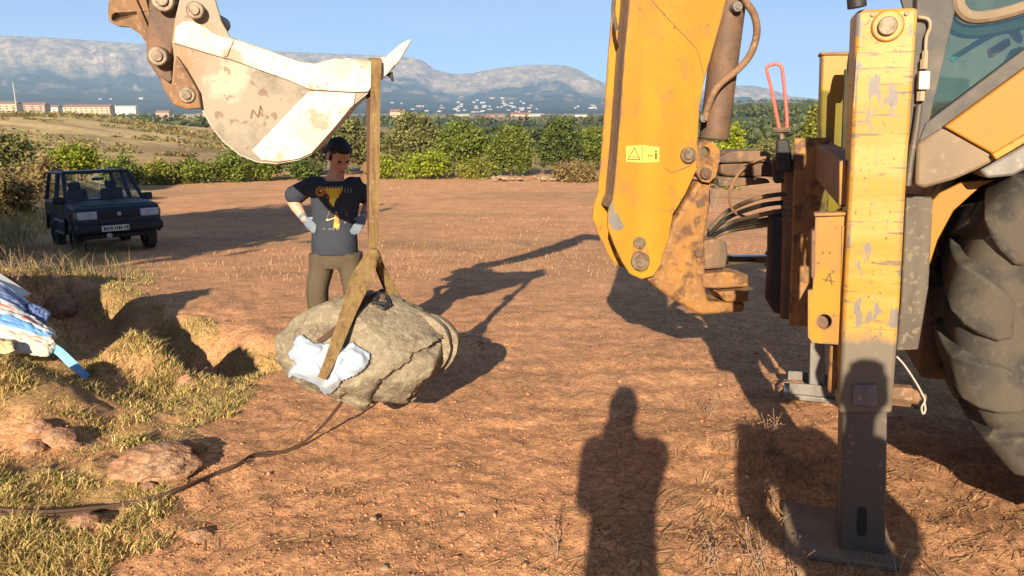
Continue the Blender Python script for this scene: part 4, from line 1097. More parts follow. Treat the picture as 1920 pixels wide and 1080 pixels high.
# bucket
bk = [(322, 78), (327, 40), (350, -60), (392, -40), (415, 40), (432, 70), (500, 92), (560, 115), (590, 119), (625, 109), (698, 113), (703, 150), (690, 172), (666, 192), (625, 240), (583, 289), (560, 299), (520, 306), (482, 303), (450, 290), (420, 266), (396, 236), (378, 204), (350, 205), (325, 196), (306, 166), (322, 156), (326, 110)]
BU = bplate('bucket', bk, BW, .022, M['bucket_rust'], bevel=.004)
WB = .58
bplate('bucket_far_side', bk, BW + WB - .022, .022, M['bucket_rust'], parent=BU)
wrap = [(690, 173), (666, 192), (625, 240), (583, 289), (560, 299), (520, 306), (482, 303), (450, 290), (420, 266), (396, 236), (378, 204), (352, 160), (333, 120)]
S = [to_sz(bp(a, b, BW)) for a, b in wrap]
cen = (np.mean([s for s, z in S]), np.mean([z for s, z in S]) + .1)
Si = [(s + (cen[0] - s) * .05, z + (cen[1] - z) * .05) for s, z in S]
So = [(s - (cen[0] - s) * .012, z - (cen[1] - z) * .012) for s, z in S]
loop = So + Si[::-1]
MB().plate([sz(s, z, BW + .004) for s, z in loop], NB, WB - .008).build('bucket_shell', M['bucket_white'], BU, angle=50)
bplate('side_cutter', [(324, 80), (329, 50), (342, 40), (362, 40), (384, 50), (398, 62), (418, 70), (432, 72), (500, 94), (560, 116), (590, 120), (626, 110), (699, 114), (704, 150), (691, 172), (664, 173), (580, 168), (545, 152), (430, 111), (418, 108), (400, 103)], BW - .014, .0145, M['bucket_white'], parent=BU, bevel=.004)
bplate('side_cutter', [(324, 80), (330, 50), (344, 40), (382, 49), (400, 100)], BW - .016, .016, M['bucket_white'], parent=BU, bevel=.004)
bplate('wear_plate', [(580, 170), (666, 175), (664, 195), (624, 243), (585, 287), (560, 298), (522, 304), (490, 300), (472, 282)], BW - .009, .0095, M['bucket_white'], parent=BU, bevel=.003)
bplate('bucket_hanger', [(300, 142), (322, 160), (330, 104), (346, 126), (372, 172), (377, 203), (350, 205), (325, 196), (305, 166)], BW - .03, .03, M['rust_orange'], parent=BU, bevel=.006)
bplate('weld_strip', [(430, 74), (438, 75), (426, 106), (418, 105)], BW - .022, .008, M['bucket_white'], parent=BU)
for pl in ([(470, 222), (474, 206)], [(474, 206), (484, 220)], [(484, 220), (488, 198)], [(488, 198), (492, 208)]):
    stroke(pl, 2.2, off=BW - .003, parent=BU, name='weld_mark', m=M['rust_dark'], th=.003)
pin('bucket_pin', 365, 19, 17, BW - .05, WB + .1, parent=BU); pin('bucket_pin', 350, 178, 16, BW - .04, WB + .08, parent=BU)
bplate('lip_plate', [(640, 108), (702, 113), (706, 132), (690, 172), (682, 168), (694, 128)], BW + .022, WB - .044, M['bucket_white'], parent=BU)
for k in range(4):
    o_ = BW + .02 + k * (WB - .13) / 3
    tb = bplate('tooth', [(686, 128), (700, 108), (722, 106), (736, 110), (741, 122), (728, 138), (708, 156), (694, 160)], o_, .085, M['bucket_white'], parent=BU, bevel=.008)
    a = [bp(x_, y_, o_ + .010) for x_, y_ in [(724, 106), (746, 86), (762, 76), (772, 73), (766, 86), (752, 110), (738, 128), (728, 132)]]
    mb = MB(); mb.plate(a, NB, .062); mb.build('tooth_tip', M['bucket_white'], BU, bevel=.006)
    if k == 0: bplate('tooth_bolt', [(722, 140), (736, 134), (739, 152), (734, 153), (732, 146)], o_ + .03, .03, M['black'], parent=BU)

# ================================================================== LIFTED BOULDER, SLING, CLOTH, STRAP
RC = at(684, 652, 4.12)
def boulder():
    t = thing('boulder', (RC[0], RC[1], RC[2] - .3), 'large flat grey brown boulder hanging in the sling above the ground', 'boulder')
    V, F = ico(6)
    a = np.array([.86, -.18, -.40]); a /= np.linalg.norm(a)
    q = V @ a
    n = fbm(V[:, 0] * 1.3 + 4, V[:, 1] * 1.3, V[:, 2] * 1.3, seed=901)
    n2 = fbm(V[:, 0] * 4, V[:, 1] * 4 + 3, V[:, 2] * 4, seed=903, o=4)
    n3 = fbm(V[:, 0] * 13, V[:, 1] * 13, V[:, 2] * 13, seed=905, o=3)
    lay = q * 3.4 + (n - .5) * 1.2 + (n2 - .5) * .18
    fr = lay - np.floor(lay)
    terr = (np.clip(fr * 1.25, 0, 1) - .5) * sstep(.15, .5, q)
    r = 1 + (n - .5) * .34 + (n2 - .5) * .11 + (n3 - .5) * .07 + terr * .055
    P = V * r[:, None]
    rr_ = np.random.default_rng(44)
    for k in range(16):          # broken faces
        nn = rr_.normal(size=3); nn /= np.linalg.norm(nn); dd = .80 + .14 * rr_.random()
        ex = np.maximum(P @ nn - dd, 0); P = P - nn[None] * (ex * .85)[:, None]
    P = P * (1 + terr * .075)[:, None]
    P = P * (1 + (fbm(V[:, 0] * 22, V[:, 1] * 22, V[:, 2] * 22, seed=907, o=3) - .5) * .04)[:, None]
    P[:, 0] = np.where(P[:, 0] < 0, P[:, 0] * (1 + .10 * sstep(.3, -.4, P[:, 2])), P[:, 0])
    P = P * np.array([.475, .375, .310])
    c_, s_ = math.cos(-.16), math.sin(-.16)
    P = P @ np.array([[c_, 0, s_], [0, 1, 0], [-s_, 0, c_]])
    o = mesh_obj('stone_core', P + RC, F, M['stone'], t, angle=70)
    # outer layers curling round the right end
    for k, (dx, dy, dz, sx, sz_, th) in enumerate([(.030, .02, -.012, .455, .285, .05), (.072, .085, -.030, .450, .285, .045)]):
        A = np.linspace(-1.30 + .2 * k, .80 - .1 * k, 60); W = np.linspace(0, 1, 8)
        VV, FF = [], []
        for i, an in enumerate(A):
            e = math.sin(math.pi * i / (len(A) - 1)) ** .4
            wob = .035 * (vnoise(np.array([an * 3.0 + k * 7]), np.array([.5]))[0] - .5) + .012 * (vnoise(np.array([an * 11 + k]), np.array([2.5]))[0] - .5)
            for (fx, fy) in ((1.0, -.075), (1.02, -.03), (1.0, .02), (.80, .05), (.50, .06), (.50, -.03), (.86, -.085)):
                rr = fx + wob - (1 - e) * .16
                x = sx * rr * math.cos(an); z = sz_ * rr * math.sin(an)
                x2 = x * c_ - z * -s_ ; z2 = x * -s_ * -1 * -1 + z * c_
                VV.append(RC + [dx + x2, dy + fy * .9 * e, dz + z2])
        m_ = 7
        for i in range(len(A) - 1):
            FF += [(i * m_ + j, i * m_ + (j + 1) % m_, (i + 1) * m_ + (j + 1) % m_, (i + 1) * m_ + j) for j in range(m_)]
        FF += [tuple(range(m_)), tuple(range(len(VV) - m_, len(VV)))]
        mesh_obj('stone_layer', np.array(VV), FF, M['stone'], t, angle=55)
    return o
ROCK = boulder()
bpy.context.view_layer.update()
_me = ROCK.data
ROCK_BVH = BVHTree.FromPolygons([tuple(np.array(v.co) + root_loc(ROCK.parent)) for v in _me.vertices], [tuple(p.vertices) for p in _me.polygons])
def rock_hit(px, py, lift=.01, default=None):
    d = ray(px, py); h = ROCK_BVH.ray_cast(Vector(EYE), Vector(d))
    if h[0] is None: return at(px, py, default if default else RC[1] - .05)
    return np.array(h[0]) - d * lift
def ribbon(path, widths, th, name, m, parent, wdir=None, twist=0.0):
    """flat webbing: path of 3D points, widths in metres"""
    P = [np.asarray(p, float) for p in path]; n = len(P); V, F = [], []
    for i in range(n):
        d = P[min(i + 1, n - 1)] - P[max(i - 1, 0)]; d /= np.linalg.norm(d)
        v = P[i] - EYE; v /= np.linalg.norm(v)
        w = np.cross(d, v) if wdir is None else np.asarray(wdir, float)
        w = w - d * np.dot(w, d); w /= np.linalg.norm(w); nn = np.cross(w, d)
        hw = widths[i] / 2
        for a, b in ((-1, -.5), (-.5, -.65), (0, -.5), (.5, -.65), (1, -.5), (1, .5), (-1, .5)):
            V.append(P[i] + w * hw * a + nn * th * b)
    k = 7
    for i in range(n - 1): F += [(i * k + j, i * k + (j + 1) % k, (i + 1) * k + (j + 1) % k, (i + 1) * k + j) for j in range(k)]
    F += [tuple(range(k)), tuple(range((n - 1) * k, n * k))]
    return mesh_obj(name, np.array(V), F, m, parent, angle=50)
def lerp_w(ws, n): return list(np.interp(np.linspace(0, 1, n), np.linspace(0, 1, len(ws)), ws))
LIP = bp(703, 112, BW + .03)
SL = thing('lifting_sling', (RC[0], RC[1], RC[2]), 'brown webbing sling looped over the bucket lip and round the boulder', 'sling')
ly = LIP[1] - .035
K = at(701, 474, RC[1] - .04)
path = spline([at(705, 112, ly), at(705, 128, ly - .012), at(704, 170, ly - .008), at(703, 260, (ly * .6 + K[1] * .4) - .01), at(702, 360, (ly * .3 + K[1] * .7) - .01), at(701, 430, K[1]), K], 8)
ribbon(path, lerp_w([.058, .054, .050, .052, .054, .050, .060], len(path)), .008, 'sling_strand', M['sling'], SL)
path = spline([at(702, 112, ly + .05), at(697, 165, ly + .07), at(696, 260, K[1] + .05), at(697, 380, K[1] + .05), at(700, 470, K[1] + .03)], 8)
ribbon(path, lerp_w([.06, .055, .05, .05, .055], len(path)), .008, 'sling_strand', M['sling_dark'], SL)  # rear strand: its shade is put into the darker webbing colour
path = [at(705, 112, ly), at(703, 110, ly + .02), at(702, 112, ly + .05)]
ribbon(path, [.056] * 3, .008, 'sling_loop', M['sling'], SL, wdir=(1, 0, 0))
fp = [(701, 468), (692, 492), (680, 518), (668, 545), (655, 580), (643, 612), (632, 642), (620, 672), (610, 695), (603, 708)]
fw = [.06, .085, .105, .10, .080, .070, .064, .056, .048, .040]
P3 = [at(701, 468, K[1] - .01), at(692, 492, K[1] - .05), at(680, 518, K[1] - .11), rock_hit(668, 545, .05, K[1] - .16)] + [rock_hit(a, b, .055 + .012 * q, 3.80) for q, (a, b) in enumerate(fp[4:])]
path = spline(P3, 5)
ribbon(path, lerp_w(fw, len(path)), .012, 'sling_strand', M['sling'], SL)
path = spline([at(706, 478, K[1]), at(714, 500, K[1] + .05), at(728, 528, K[1] + .10), at(743, 560, K[1] + .13), at(752, 585, K[1] + .16)], 5)
ribbon(path, lerp_w([.035, .042, .052, .058, .05], len(path)), .010, 'sling_strand', M['sling'], SL)
path = spline([at(702, 484, K[1] + .02), at(708, 505, K[1] + .06), at(720, 535, K[1] + .11), at(733, 565, K[1] + .15)], 5)
ribbon(path, lerp_w([.02, .022, .022, .02], len(path)), .010, 'sling_strand', M['sling_dark'], SL)  # dark strand stands in for the shadow under the sling's right edge
# choke knot and loose folds
mb = MB(); mb.sphere(at(700, 480, K[1] - .02), .040, .03, .045); mb.sphere(at(694, 492, K[1] - .05), .044, .03, .04); mb.sphere(at(706, 488, K[1]), .03, .03, .04)
o = mb.build('choke_knot', M['sling'], SL); rm = o.modifiers.new('r', 'REMESH'); rm.mode = 'VOXEL'; rm.voxel_size = .01; rm.use_smooth_shade = True
ribbon(spline([at(706, 318, ly + .02), at(694, 312, ly - .02), at(684, 322, ly), at(690, 336, ly - .02), at(703, 342, ly)], 5), lerp_w([.03, .06, .075, .06, .03], 21), .02, 'sling_fold', M['sling'], SL, wdir=(.2, 0, 1))
for a_, b_ in (([(596, 642), (616, 626), (640, 607), (662, 590)], .02), ([(604, 640), (626, 622), (650, 602), (668, 588)], .012)):
    ribbon(spline([rock_hit(x, y, .012, 3.85) for x, y in a_], 5), [b_ * 1.2] * 16, .006, 'tie_strand', M['sling_dark'], SL)
path = spline([rock_hit(x, y, .014, 4.0) for x, y in [(655, 610), (668, 585), (684, 565), (702, 556), (722, 560)]], 5)
ribbon(path, [.034] * len(path), .012, 'tie_strand', M['sling_dark'], SL)
# steel shackle on top of the boulder
mb = MB(); sh = [rock_hit(x, y, .03, 4.05) for x, y in [(702, 562), (712, 552), (724, 556), (728, 568), (720, 578), (708, 572)]]
mb.tube(spline(sh, 4), .011, 8); mb.cyl(rock_hit(698, 566, .03, 4.05), rock_hit(732, 572, .03, 4.05), .012, seg=10)
mb.sphere(rock_hit(716, 548, .02, 4.1), .022, .02, .02)
o = mb.build('shackle', M['steel_shackle'] if 'steel_shackle' in M else mat('oily_steel', (.10, .095, .09), .35, .8), None, loc=tuple(sh[0])); tag(o, 'dark steel shackle lying on top of the boulder', 'shackle')

# pale cloth padding under the sling
def cloth():
    poly = [(552, 632), (566, 626), (584, 640), (612, 643), (630, 640), (648, 650), (662, 639), (674, 650), (696, 662), (693, 682), (670, 704), (645, 714), (625, 738), (610, 743), (596, 726), (572, 716), (536, 702), (546, 689), (557, 682), (538, 668)]
    st_ = 2.6
    xs = np.arange(530, 702, st_); ys = np.arange(620, 748, st_)
    X, Y = np.meshgrid(xs, ys)
    def pad(x, y):
        d = np.full(x.shape, 1e9)
        for i in range(len(poly)):
            dd, _ = seg_dist(x, y, poly[i], poly[(i + 1) % len(poly)]); d = np.minimum(d, dd)
        return d
    Xj = X + (fbm(X * .06, Y * .06, seed=1) - .5) * 7; Yj = Y + (fbm(X * .06, Y * .06, seed=2) - .5) * 7
    ins = in_poly(Xj, Yj, poly); D = pad(Xj, Yj)
    def crease(ux, uy, fq, sd):
        a = (X * ux + Y * uy) * fq + 2.2 * fbm(X * .02, Y * .02, seed=sd, o=3)
        return np.abs(a - np.floor(a) - .5) * 2
    f1, f2 = crease(.25, .97, .030, 5), crease(.85, -.52, .027, 8)
    m1 = sstep(.42, .58, fbm(X * .018, Y * .018, seed=14, o=2))
    edge = np.clip(D / 14, 0, 1)
    lift = .012 + .026 * edge + edge * (.042 * f1 ** 1.3 * m1 + .040 * f2 ** 1.3 * (1 - m1) + .007 * crease(.6, .8, .055, 23) ** 2 + .006 * crease(.98, .1, .048, 29) ** 2) + .010 * (fbm(X * .07, Y * .07, seed=17, o=2) - .5)
    idx = -np.ones(X.shape, int); V = []
    for i in range(X.shape[0]):
        for j in range(X.shape[1]):
            p = rock_hit(X[i, j], Y[i, j], 0, 3.86)
            d = ray(X[i, j], Y[i, j]); V.append(p - d * lift[i, j])
    V = np.array(V).reshape(*X.shape, 3)
    yy = V[..., 1]
    for _ in range(2):      # ease the drape
        yy[1:-1, 1:-1] = (yy[1:-1, 1:-1] * 2 + yy[:-2, 1:-1] + yy[2:, 1:-1] + yy[1:-1, :-2] + yy[1:-1, 2:]) / 6
    V[..., 1] = yy
    nx = X.shape[1]; F = []
    for i in range(X.shape[0] - 1):
        for j in range(nx - 1):
            if ins[i, j] and ins[i + 1, j] and ins[i, j + 1] and ins[i + 1, j + 1]: F.append((i * nx + j, i * nx + j + 1, (i + 1) * nx + j + 1, (i + 1) * nx + j))
    V = V.reshape(-1, 3); used = sorted({k for f in F for k in f}); mp_ = {k: i for i, k in enumerate(used)}
    o = mesh_obj('cloth', V[used], [tuple(mp_[k] for k in f) for f in F], M['cloth'], None, loc=tuple(rock_hit(615, 690, 0, 3.86)), angle=180, recalc=False)
    sm = o.modifiers.new('smooth', 'SMOOTH'); sm.iterations = 1; sm.factor = .3
    so = o.modifiers.new('solid', 'SOLIDIFY'); so.thickness = .006; so.offset = 0
    tag(o, 'crumpled pale blue white cloth padding the sling on the boulder', 'cloth')
cloth()
# loose strap from the boulder along the ground
SP = [(642, 752), (625, 768), (595, 793), (560, 815), (515, 840)]
top = at(642, 752, 4.0)
g_pts = [gp(a, b) + [0, 0, .018] for a, b in [(440, 882), (395, 900), (340, 925), (285, 944), (215, 960), (140, 969), (70, 974), (-10, 970), (-90, 960)]]
g0 = gp(470, 864) + [0, 0, .02]
air = [top + (g0 - top) * t + np.array([0, 0, -.10 * math.sin(math.pi * t)]) for t in (0, .25, .5, .75)] + [g0]
for k, o_ in enumerate((0, .030)):
    P = spline([p + np.array([.5, .5, 0]) * o_ + [0, 0, .01 * k] for p in air + g_pts], 6)
    if k == 0: ST = thing('tie_strap', tuple(g0), 'long brown strap trailing from the boulder across grass to the left', 'strap')
    ribbon(P, [.012] * len(P), .005, 'strap_strand', M['sling_dark'], ST, wdir=(.3, .3, .9))

# ================================================================== PEOPLE
def loft(mb, secs, seg=20):
    """secs: (centre, half-width vector, half-depth vector)"""
    V, F = [], []
    for c, a, b in secs:
        c, a, b = np.asarray(c, float), np.asarray(a, float), np.asarray(b, float)
        for t in np.linspace(0, 2 * math.pi, seg, endpoint=False):
            ct, s_ = math.cos(t), math.sin(t)
            ct = math.copysign(abs(ct) ** .8, ct); s_ = math.copysign(abs(s_) ** .8, s_)
            V.append(c + a * ct + b * s_)
    n = len(secs)
    for i in range(n - 1): F += [(i * seg + k, i * seg + (k + 1) % seg, (i + 1) * seg + (k + 1) % seg, (i + 1) * seg + k) for k in range(seg)]
    F += [tuple(range(seg)), tuple(range((n - 1) * seg, n * seg))]
    mb.add(V, F)
def cap(mb, p0, p1, r0, r1):
    p0, p1 = np.asarray(p0, float), np.asarray(p1, float)
    mb.sphere(p0, r0); mb.sphere(p1, r1); mb.cyl(p0, p1, r0, r1, 14)
def skin_obj(mb, name, m, parent, voxel=.008, smooth=4):
    o = mb.build(name, m, parent)
    r = o.modifiers.new('remesh', 'REMESH'); r.mode = 'VOXEL'; r.voxel_size = voxel; r.use_smooth_shade = True
    s = o.modifiers.new('smooth', 'SMOOTH'); s.iterations = smooth; s.factor = .5
    return o
M['skin'] = mat('skin', (.60, .33, .215), .55, layers=[('n', 14, .45, .6, (.42, .195, .125), .6), ('n', 90, .52, .62, (.36, .17, .11), .35)])
M['hair'] = mat('dark_hair', (.010, .008, .007), .55, bump=[((220, 220, 60), .6, .004)])
M['tshirt'] = mat('charcoal_tshirt', (.024, .028, .038), .85, layers=[('n', 5, .45, .6, (.034, .039, .050), .7)], bump=[(9, .5, .02), (28, .3, .006)])
M['olive'] = mat('olive_brown_trousers', (.085, .062, .033), .85, layers=[('n', 7, .45, .65, (.065, .047, .026), .7)], bump=[(8, .55, .025), (26, .3, .006)])
M['glove'] = mat('pale_grey_glove', (.16, .185, .22), .7, layers=[('n', 30, .48, .62, (.10, .12, .15), .6)])
M['boot'] = mat('brown_boot', (.05, .035, .025), .7)
M['eye'] = mat('dark_eye', (.01, .008, .006), .3); M['lips'] = mat('lips', (.30, .10, .075), .5)
def hand(mb, wrist, d, palm_n, size=1.0, curl=.5, thumb_side=1):
    """palm, four fingers of different lengths with bends, and a thumb from the side of the palm"""
    d = np.asarray(d, float); d /= np.linalg.norm(d); pn = np.asarray(palm_n, float); pn = pn - d * np.dot(pn, d); pn /= np.linalg.norm(pn)
    sd = np.cross(d, pn)
    s = size; w = np.asarray(wrist, float)
    loft(mb, [(w, sd * .026 * s, pn * .018 * s), (w + d * .04 * s, sd * .038 * s, pn * .016 * s), (w + d * .085 * s, sd * .042 * s, pn * .014 * s), (w + d * .10 * s, sd * .040 * s, pn * .012 * s)], 14)
    for i, L in enumerate((.072, .082, .077, .060)):
        b = w + d * .088 * s + sd * (-.031 + .0205 * i) * s * -thumb_side
        c1 = d * math.cos(curl * .5) + pn * math.sin(curl * .5); c2 = d * math.cos(curl * 1.3) + pn * math.sin(curl * 1.3)
        k = b + c1 * L * .5 * s; e = k + c2 * L * .5 * s
        cap(mb, b, k, .0095 * s, .009 * s); cap(mb, k, e, .009 * s, .0078 * s)
    b = w + d * .028 * s + sd * .028 * s * thumb_side
    t1 = d * .62 + sd * .7 * thumb_side + pn * .25; t1 /= np.linalg.norm(t1); t2 = d * .9 + sd * .3 * thumb_side + pn * .3; t2 /= np.linalg.norm(t2)
    cap(mb, b, b + t1 * .042 * s, .013 * s, .011 * s); cap(mb, b + t1 * .042 * s, b + t1 * .042 * s + t2 * .030 * s, .011 * s, .009 * s)
def head_parts(t, c, fwd, up, body, hair_mat, ears=True, sc_=1.0):
    """adds the head to the body mesh builder, and hair, eyes and lips as parts"""
    c = np.asarray(c, float); f = np.asarray(fwd, float); f /= np.linalg.norm(f); u = np.asarray(up, float); u = u - f * np.dot(u, f); u /= np.linalg.norm(u); r = np.cross(f, u)
    def H(x, y, z): return c + (r * x + f * y + u * z) * sc_
    def el(mb, p, rx, ry, rz):
        s = MB(); s.sphere((0, 0, 0), 1, nu=18, nv=12)
        mb.add([H(p[0] + v[0] * rx, p[1] + v[1] * ry, p[2] + v[2] * rz) for v in s.V], s.F)
    el(body, (0, -.012, .025), .074, .093, .090); el(body, (0, .022, -.045), .056, .066, .070); el(body, (0, .052, -.092), .030, .030, .024)
    el(body, (0, .062, .035), .052, .025, .016)
    el(body, (0, .090, -.012), .0125, .022, .028); el(body, (0, .100, -.026), .016, .015, .012); el(body, (0, .082, -.062), .026, .018, .016)
    for s in (-1, 1):
        el(body, (s * .042, .050, -.022), .024, .022, .022)
        if ears: el(body, (s * .076, -.012, -.008), .010, .022, .034)
    hm = MB()
    for p, a in (((0, -.026, .048), (.080, .090, .080)), ((0, -.060, .005), (.076, .064, .085)), ((0, .030, .096), (.062, .052, .026)), ((-.02, .056, .092), (.030, .018, .015)), ((.03, .050, .094), (.030, .02, .016)), ((.0, -.075, -.05), (.058, .035, .04))): el(hm, p, *a)
    for s in (-1, 1): el(hm, (s * .070, .014, .010), .010, .018, .034)
    ho = skin_obj(hm, 'hair', hair_mat, t, .005, 2)
    tx = bpy.data.textures.get('hair_clumps') or bpy.data.textures.new('hair_clumps', 'CLOUDS'); tx.noise_scale = .016
    dm = ho.modifiers.new('clumps', 'DISPLACE'); dm.texture = tx; dm.strength = .016; dm.mid_level = .6
    for s in (-1, 1):
        e = MB(); el(e, (s * .030, .0745, .008), .009, .008, .0045); e.build('eye', M['eye'], t)
        e = MB(); el(e, (s * .031, .082, .026), .017, .006, .0035); e.build('eyebrow', hair_mat, t)
    e = MB(); el(e, (0, .096, -.060), .022, .007, .007); e.build('mouth', M['lips'], t)

def standing_man():
    Y0 = 5.5
    gx = at(630, 500, Y0)[0]; g = gz(gx, Y0)
    t = thing('person', (gx, Y0, g), 'dark haired person in printed charcoal t-shirt, hands in gloves on hips', 'person')
    J = lambda a, b, dy=0: at(a, b, Y0 + dy)
    X = np.array([1., 0, 0]); Yv = np.array([0, 1., 0])
    # arms
    shR, shL = J(584, 347), J(673, 347, .02)
    elR, elL = J(545, 371, .06), J(696, 374, .10)
    wrR, wrL = J(571, 411, -.04), J(682, 407, -.02)
    body = MB()
    neck0, neck1 = J(628, 340, .01), J(633, 315, -.01)
    cap(body, neck0, neck1, .060, .055)
    loft(body, [(J(628, 480), X * .15, Yv * .10), (J(628, 430), X * .135, Yv * .09), (J(629, 380), X * .16, Yv * .095), (J(629, 350), X * .16, Yv * .085), (J(629, 338), X * .07, Yv * .06)])
    for s, e, w in ((shR, elR, wrR), (shL, elL, wrL)):
        cap(body, s, e, .052, .043); cap(body, e, (e * .6 + w * .4), .043, .043); cap(body, (e * .6 + w * .4), w, .043, .029)
    hip = [(J(603, 486), J(597, 580, -.03), J(594, 690, .03)), (J(657, 486), J(666, 580, -.03), J(670, 690, .03))]
    for a, b, c in hip:
        c = np.array([c[0], c[1], g + .09]); cap(body, a, b, .070, .05); cap(body, b, c, .05, .038)
    head_parts(t, J(635, 293, -.02), (.52, -.62, -.66), (.25, -.35, 1), body, M['hair'])
    skin_obj(body, 'body', M['skin'], t, .008, 3)
    # t-shirt
    sh = MB()
    secs = [(475, 628, .176, .132), (458, 627.5, .176, .130), (435, 627, .170, .124), (410, 628, .170, .122), (385, 629, .180, .126), (365, 629.5, .190, .128), (352, 629.5, .185, .115), (344, 629, .150, .095), (338.5, 629, .098, .075)]
    loft(sh, [(J(cx, py), X * w * (.94 if py > 350 else 1), Yv * d * .92) for py, cx, w, d in secs], 26)
    for s, e in ((shR, elR), (shL, elL)):
        cap(sh, s + (J(629, 352) - s) * .3, s, .068, .060); cap(sh, s, s + (e - s) * .80, .060, .073)
    sho = skin_obj(sh, 't_shirt', M['tshirt'], t, .009, 4)
    # trousers
    tr = MB()
    loft(tr, [(J(628, 455), X * .150, Yv * .112), (J(628, 470), X * .160, Yv * .115), (J(629, 490), X * .172, Yv * .118), (J(629, 500), X * .168, Yv * .108)], 24)
    for a, b, c in hip:
        c = np.array([c[0], c[1], g + .07])
        loft(tr, [(a + [0, 0, .05], X * .088, Yv * .11), (a - [0, 0, .06], X * .088, Yv * .105), (b + [0, 0, .15], X * .078, Yv * .092), (b, X * .072, Yv * .085), (c + [0, 0, .18], X * .066, Yv * .078), (c, X * .064, Yv * .075)], 18)
    skin_obj(tr, 'trousers', M['olive'], t, .009, 3)
    for (w, dd, pn, ts, e) in ((wrR, J(593, 433, -.10) - wrR, (.35, .8, -.2), 1, elR), (wrL, J(665, 436, -.10) - wrL, (-.35, .8, -.2), -1, elL)):
        gl = MB(); u = (e - w) / np.linalg.norm(e - w); cap(gl, w + u * .025, w, .034, .028); hand(gl, w, dd, pn, .9, .45, ts)
        skin_obj(gl, 'glove', M['glove'], t, .0055, 2)
    for a, b, c in hip:
        bo = MB(); p = np.array([c[0], c[1], g])
        loft(bo, [(p + [0, .06, .05], X * .045, np.array([0, 0, .045])), (p + [0, -.02, .055], X * .048, np.array([0, 0, .055])), (p + [0, -.12, .035], X * .052, np.array([0, 0, .035])), (p + [0, -.19, .026], X * .040, np.array([0, 0, .024]))], 14)
        cap(bo, p + [0, .02, .06], p + [0, .02, .13], .055, .05)
        skin_obj(bo, 'boot', M['boot'], t, .009, 2)
    # chest print: follows the shirt front
    bpy.context.view_layer.update()
    dg = bpy.context.evaluated_depsgraph_get(); ev = sho.evaluated_get(dg); me = ev.to_mesh(); o3 = root_loc(t)
    bv = BVHTree.FromPolygons([tuple(np.array(v.co) + o3) for v in me.vertices], [tuple(p.vertices) for p in me.polygons]); ev.to_mesh_clear()
    xs = np.arange(584, 668, .7); ys = np.arange(340, 438, .7)
    GX, GY = np.meshgrid(xs, ys); C = np.zeros(GX.shape + (3,)); A = np.zeros(GX.shape)
    def put(mask, c):
        C[mask] = c; A[mask] = 1
    nn = fbm(GX * .35, GY * .18, seed=3); nf = fbm(GX * .5, GY * .5, seed=6)
    org, yel, lt = (.62, .20, .02), (.80, .50, .03), (.70, .48, .22)
    # ornate capital, then ragged upright letters over a downward flame
    rr = np.hypot((GX - 600) / 9.0, (GY - 359) / 10.5); put((rr < 1) & (rr > .45) & (nf > .25), org); put((np.hypot(GX - 601, GY - 358) < 3), lt)
    let = (GX > 607) & (GX < 643) & (GY > 349.5 + 3 * (nn - .5)) & (GY < 360) & (np.sin(GX * 1.15) > -.35); put(let, lt); put(let & (GY > 354), org)
    put((GX > 645) & (GX < 663) & (GY > 352) & (GY < 362) & (np.sin(GX * 1.1) > .25), (.30, .24, .16))
    hw = 20 * (1 - (GY - 352) / 38) + 4 * (nn - .5) * 3; fl = (np.abs(GX - 625 + (GY - 354) * .05) < hw) & (GY > 353) & (GY < 389); put(fl & (nf > .10), org); put(fl & (np.abs(GX - 625) < hw * .72), yel); put(fl & (GY > 372) & (np.abs(GX - 624) < 5), (.85, .72, .12))
    put((np.hypot(GX - 630.5, GY - 399) < 2.4), lt)
    bd = (np.abs(GX - 631) < 3.8 + (GY - 402) * .10) & (GY > 402) & (GY < 428) & (nf > .25); put(bd, (.55, .24, .05)); put(bd & (GY > 418), (.66, .36, .07))
    put((np.abs((GY - 411) - (GX - 620) * -.35) < 1.3) & (GX > 613) & (GX < 628), lt); put(np.hypot(GX - 613.5, GY - 412) < 2.4, lt)
    put((np.abs((GX - 618) + (GY - 395) * .35) < .8) & (GY > 388) & (GY < 408), (.35, .22, .12))
    put((np.hypot(GX - 647, GY - 417) < 2.2) | ((np.abs(GX - 650) < 1.2) & (GY > 396) & (GY < 415) & (nf > .45)), (.34, .16, .12))
    put((GY > 428) & (GY < 431) & (GX > 606) & (GX < 648) & (nn > .52), (.16, .14, .13))
    V, F, CC, idx = [], [], [], {}
    def vid(i, j):
        if (i, j) not in idx:
            h = bv.ray_cast(Vector(EYE), Vector(ray(GX[i, j], GY[i, j])))
            p = np.array(h[0]) if h[0] is not None else J(GX[i, j], GY[i, j], -.1)
            idx[(i, j)] = len(V); V.append(p - ray(GX[i, j], GY[i, j]) * .004); CC.append(C[i, j])
        return idx[(i, j)]
    for i in range(GX.shape[0] - 1):
        for j in range(GX.shape[1] - 1):
            if A[i, j] and A[i + 1, j] and A[i, j + 1] and A[i + 1, j + 1]: F.append((vid(i, j), vid(i, j + 1), vid(i + 1, j + 1), vid(i + 1, j)))
    pm = mat('shirt_print_ink', (.5, .2, .02), .8, attr='Col')
    mesh_obj('shirt_print', np.array(V), F, pm, sho, angle=180, col=np.array(CC), recalc=False)
standing_man()

